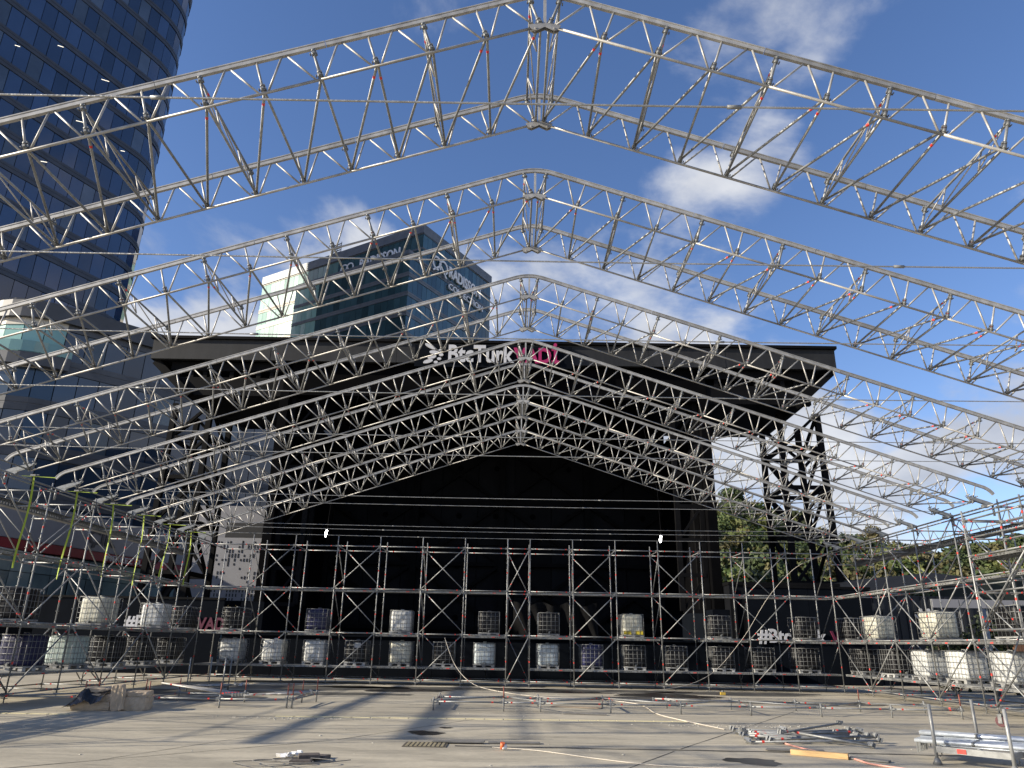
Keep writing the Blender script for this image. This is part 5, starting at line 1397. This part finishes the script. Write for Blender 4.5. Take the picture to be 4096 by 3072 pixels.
o = ob('timber_plank', MB().box((0, 0, 0.05), (1.0, 0.11, 0.09)).mesh('timber_plank', WOOD), None, (5.35, 15.02, 0)); o.rotation_euler = (0, 0, math.atan2(-0.5, 0.79)); tagit(o, 'yellow timber plank lying near the brace heap', 'plank')
for k, (x, y, z, r_) in enumerate(((-3.75, 13.25, 0.0, 0.1), (-3.68, 13.45, 0.055, 0.3), (-3.60, 13.75, 0.0, -0.1))):
    o = ob('paving_slab', cached('paver', lambda: MB().box((0, 0, 0.028), (0.34, 0.30, 0.05)).box((0, 0, 0.055), (0.30, 0.26, 0.006)).mesh('paving_slab', mat('dark_paver', (0.10, 0.085, 0.075), 0.8, 0, 0.3, 8, 0.3, 20))), None, (x, y, z)); o.rotation_euler = (0, 0, r_)
    tagit(o, ('nearest', 'middle', 'farthest')[k] + ' of three dark paving slabs stacked on the slab', 'paving slab', 'dark paving slabs')
def cable(name, label, pts, r_, m, sub=8):
    P_ = [Vector(p) for p in pts]; out_ = []
    for i in range(len(P_) - 1):
        p0, p1, p2, p3 = P_[max(i - 1, 0)], P_[i], P_[i + 1], P_[min(i + 2, len(P_) - 1)]
        for k in range(sub):
            t = k / sub; out_.append(0.5 * ((2 * p1) + (p2 - p0) * t + (2 * p0 - 5 * p1 + 4 * p2 - p3) * t * t + (3 * p1 - p0 - 3 * p2 + p3) * t ** 3))
    out_.append(P_[-1]); b = MB(); b.path(out_, r_, 6)
    o = ob(name, b.mesh(name, m)); return tagit(o, label, 'cable')
cable('wire_coil', 'tangle of thin grey wire beside the paving slabs', [(-4.4 + 0.5 * math.cos(t) * (1 + .2 * math.sin(3 * t)) + 0.05 * t, 13.0 + 0.32 * math.sin(t), 0.012 + 0.004 * t) for t in np.linspace(0, 19, 46)], 0.007, GREYB, 4)
cable('pale_cable', 'pale cable hanging from the back scaffold and trailing to the brace heap', [(-3.4, 36.0, 2.1), (-2.9, 35.8, 1.0), (-2.2, 35.3, 0.3), (-1.29, 34.1, 0.03), (0.62, 30.1, 0.02), (2.88, 28.97, 0.02), (4.0, 27.0, 0.02), (3.95, 23.44, 0.02), (4.25, 21.6, 0.02), (4.82, 19.4, 0.02)], 0.014, ROPE)
cable('thin_rope', 'thin rope rising from the ground to the right corner of the scaffold', [(-12, 35.9, 0.03), (-4, 35.7, 0.02), (2.5, 35.2, 0.02), (6.1, 35.5, 0.02), (8.6, 35.9, 0.6), (10.4, 36.1, 2.2), (11.9, 36.15, 4.2), (13.4, 36.2, 5.6), (14.9, 36.2, 6.2)], 0.010, ROPE)
cable('thin_wire', 'thin pale wire snaking over the slab in front', [(-0.7, 15.5, 0.012), (0.2, 15.1, 0.012), (1.2, 14.2, 0.012), (2.1, 13.6, 0.012), (3.2, 13.4, 0.012)], 0.008, ROPE)
cable('pink_hose', 'pink hose running past the timber plank', [(5.35, 16.9, 0.02), (5.42, 16.2, 0.02), (5.55, 15.5, 0.02), (5.62, 15.25, 0.02), (5.85, 14.75, 0.02), (5.9, 14.1, 0.02), (6.3, 13.5, 0.02)], 0.017, HOSE)
b = MB(); 
for i in range(26):
    b.box((random.gauss(0, .09), random.gauss(0, .06), 0.03 + random.uniform(0, .06)), (0.09, 0.06, 0.008), 0, Matrix.Rotation(random.uniform(0, 3), 3, 'Z') @ Matrix.Rotation(random.uniform(-1, 1), 3, 'X'))
o = ob('crumpled_wrap', b.mesh('crumpled_wrap', WHITE), None, (-4.05, 13.85, 0)); tagit(o, 'crumpled white plastic wrap beside the paving slabs', 'litter')
o = ob('plastic_bag', leaf_cloud('plastic_bag', [(0, 0, 0.05)], [0.35], [(0.5, 0.5, 0.48)], 2500, 0.04, 0.25), None, (-11.9, 34.0, 0)); o.data.materials[0] = mat('clear_bag', (0.42, 0.43, 0.43), 0.3, 0, 0.2, 8); tagit(o, 'flattened clear plastic bag in front of the back scaffold', 'bag')
cup = thing('orange_cup', 'tipped orange and white cup lying by the trench', 'cup', (-0.52, 15.2, 0))
ob('white_end', MB().tube((0, 0, 0.05), (0.09, 0.02, 0.06), 0.045, 12).mesh('white_end', WHITE), cup, cup.location)
ob('orange_end', MB().tube((0.0, 0, 0.02), (0.02, -0.03, 0.13), 0.03, 12, 0, True, 0.045).mesh('orange_end', mat('orange_plastic', (0.75, 0.16, 0.05), 0.5)), cup, cup.location)
pm = thing('paper_coupler', 'small yellow and black fitting lying before the back scaffold', 'fitting', (8.6, 33.3, 0))
ob('body', MB().box((0, 0, 0.06), (0.2, 0.12, 0.1)).mesh('body', mat('ochre_fitting', (0.5, 0.34, 0.05), 0.6)), pm, pm.location); ob('knob', MB().tube((0, 0, 0.1), (0, 0, 0.18), 0.05, 10).mesh('knob', COUP), pm, pm.location)
bt = thing('black_bottle', 'small black bottle lying beside the rolling tower', 'bottle', (13.25, 20.75, 0.06))
ob('body', MB().tube((0, 0, 0), (0.30, 0.02, 0), 0.06, 12).mesh('body', PLASTIC), bt, bt.location); ob('neck', MB().tube((-0.10, 0, 0), (0, 0, 0), 0.025, 10, 0, True, 0.05).mesh('neck', WHITE), bt, bt.location)
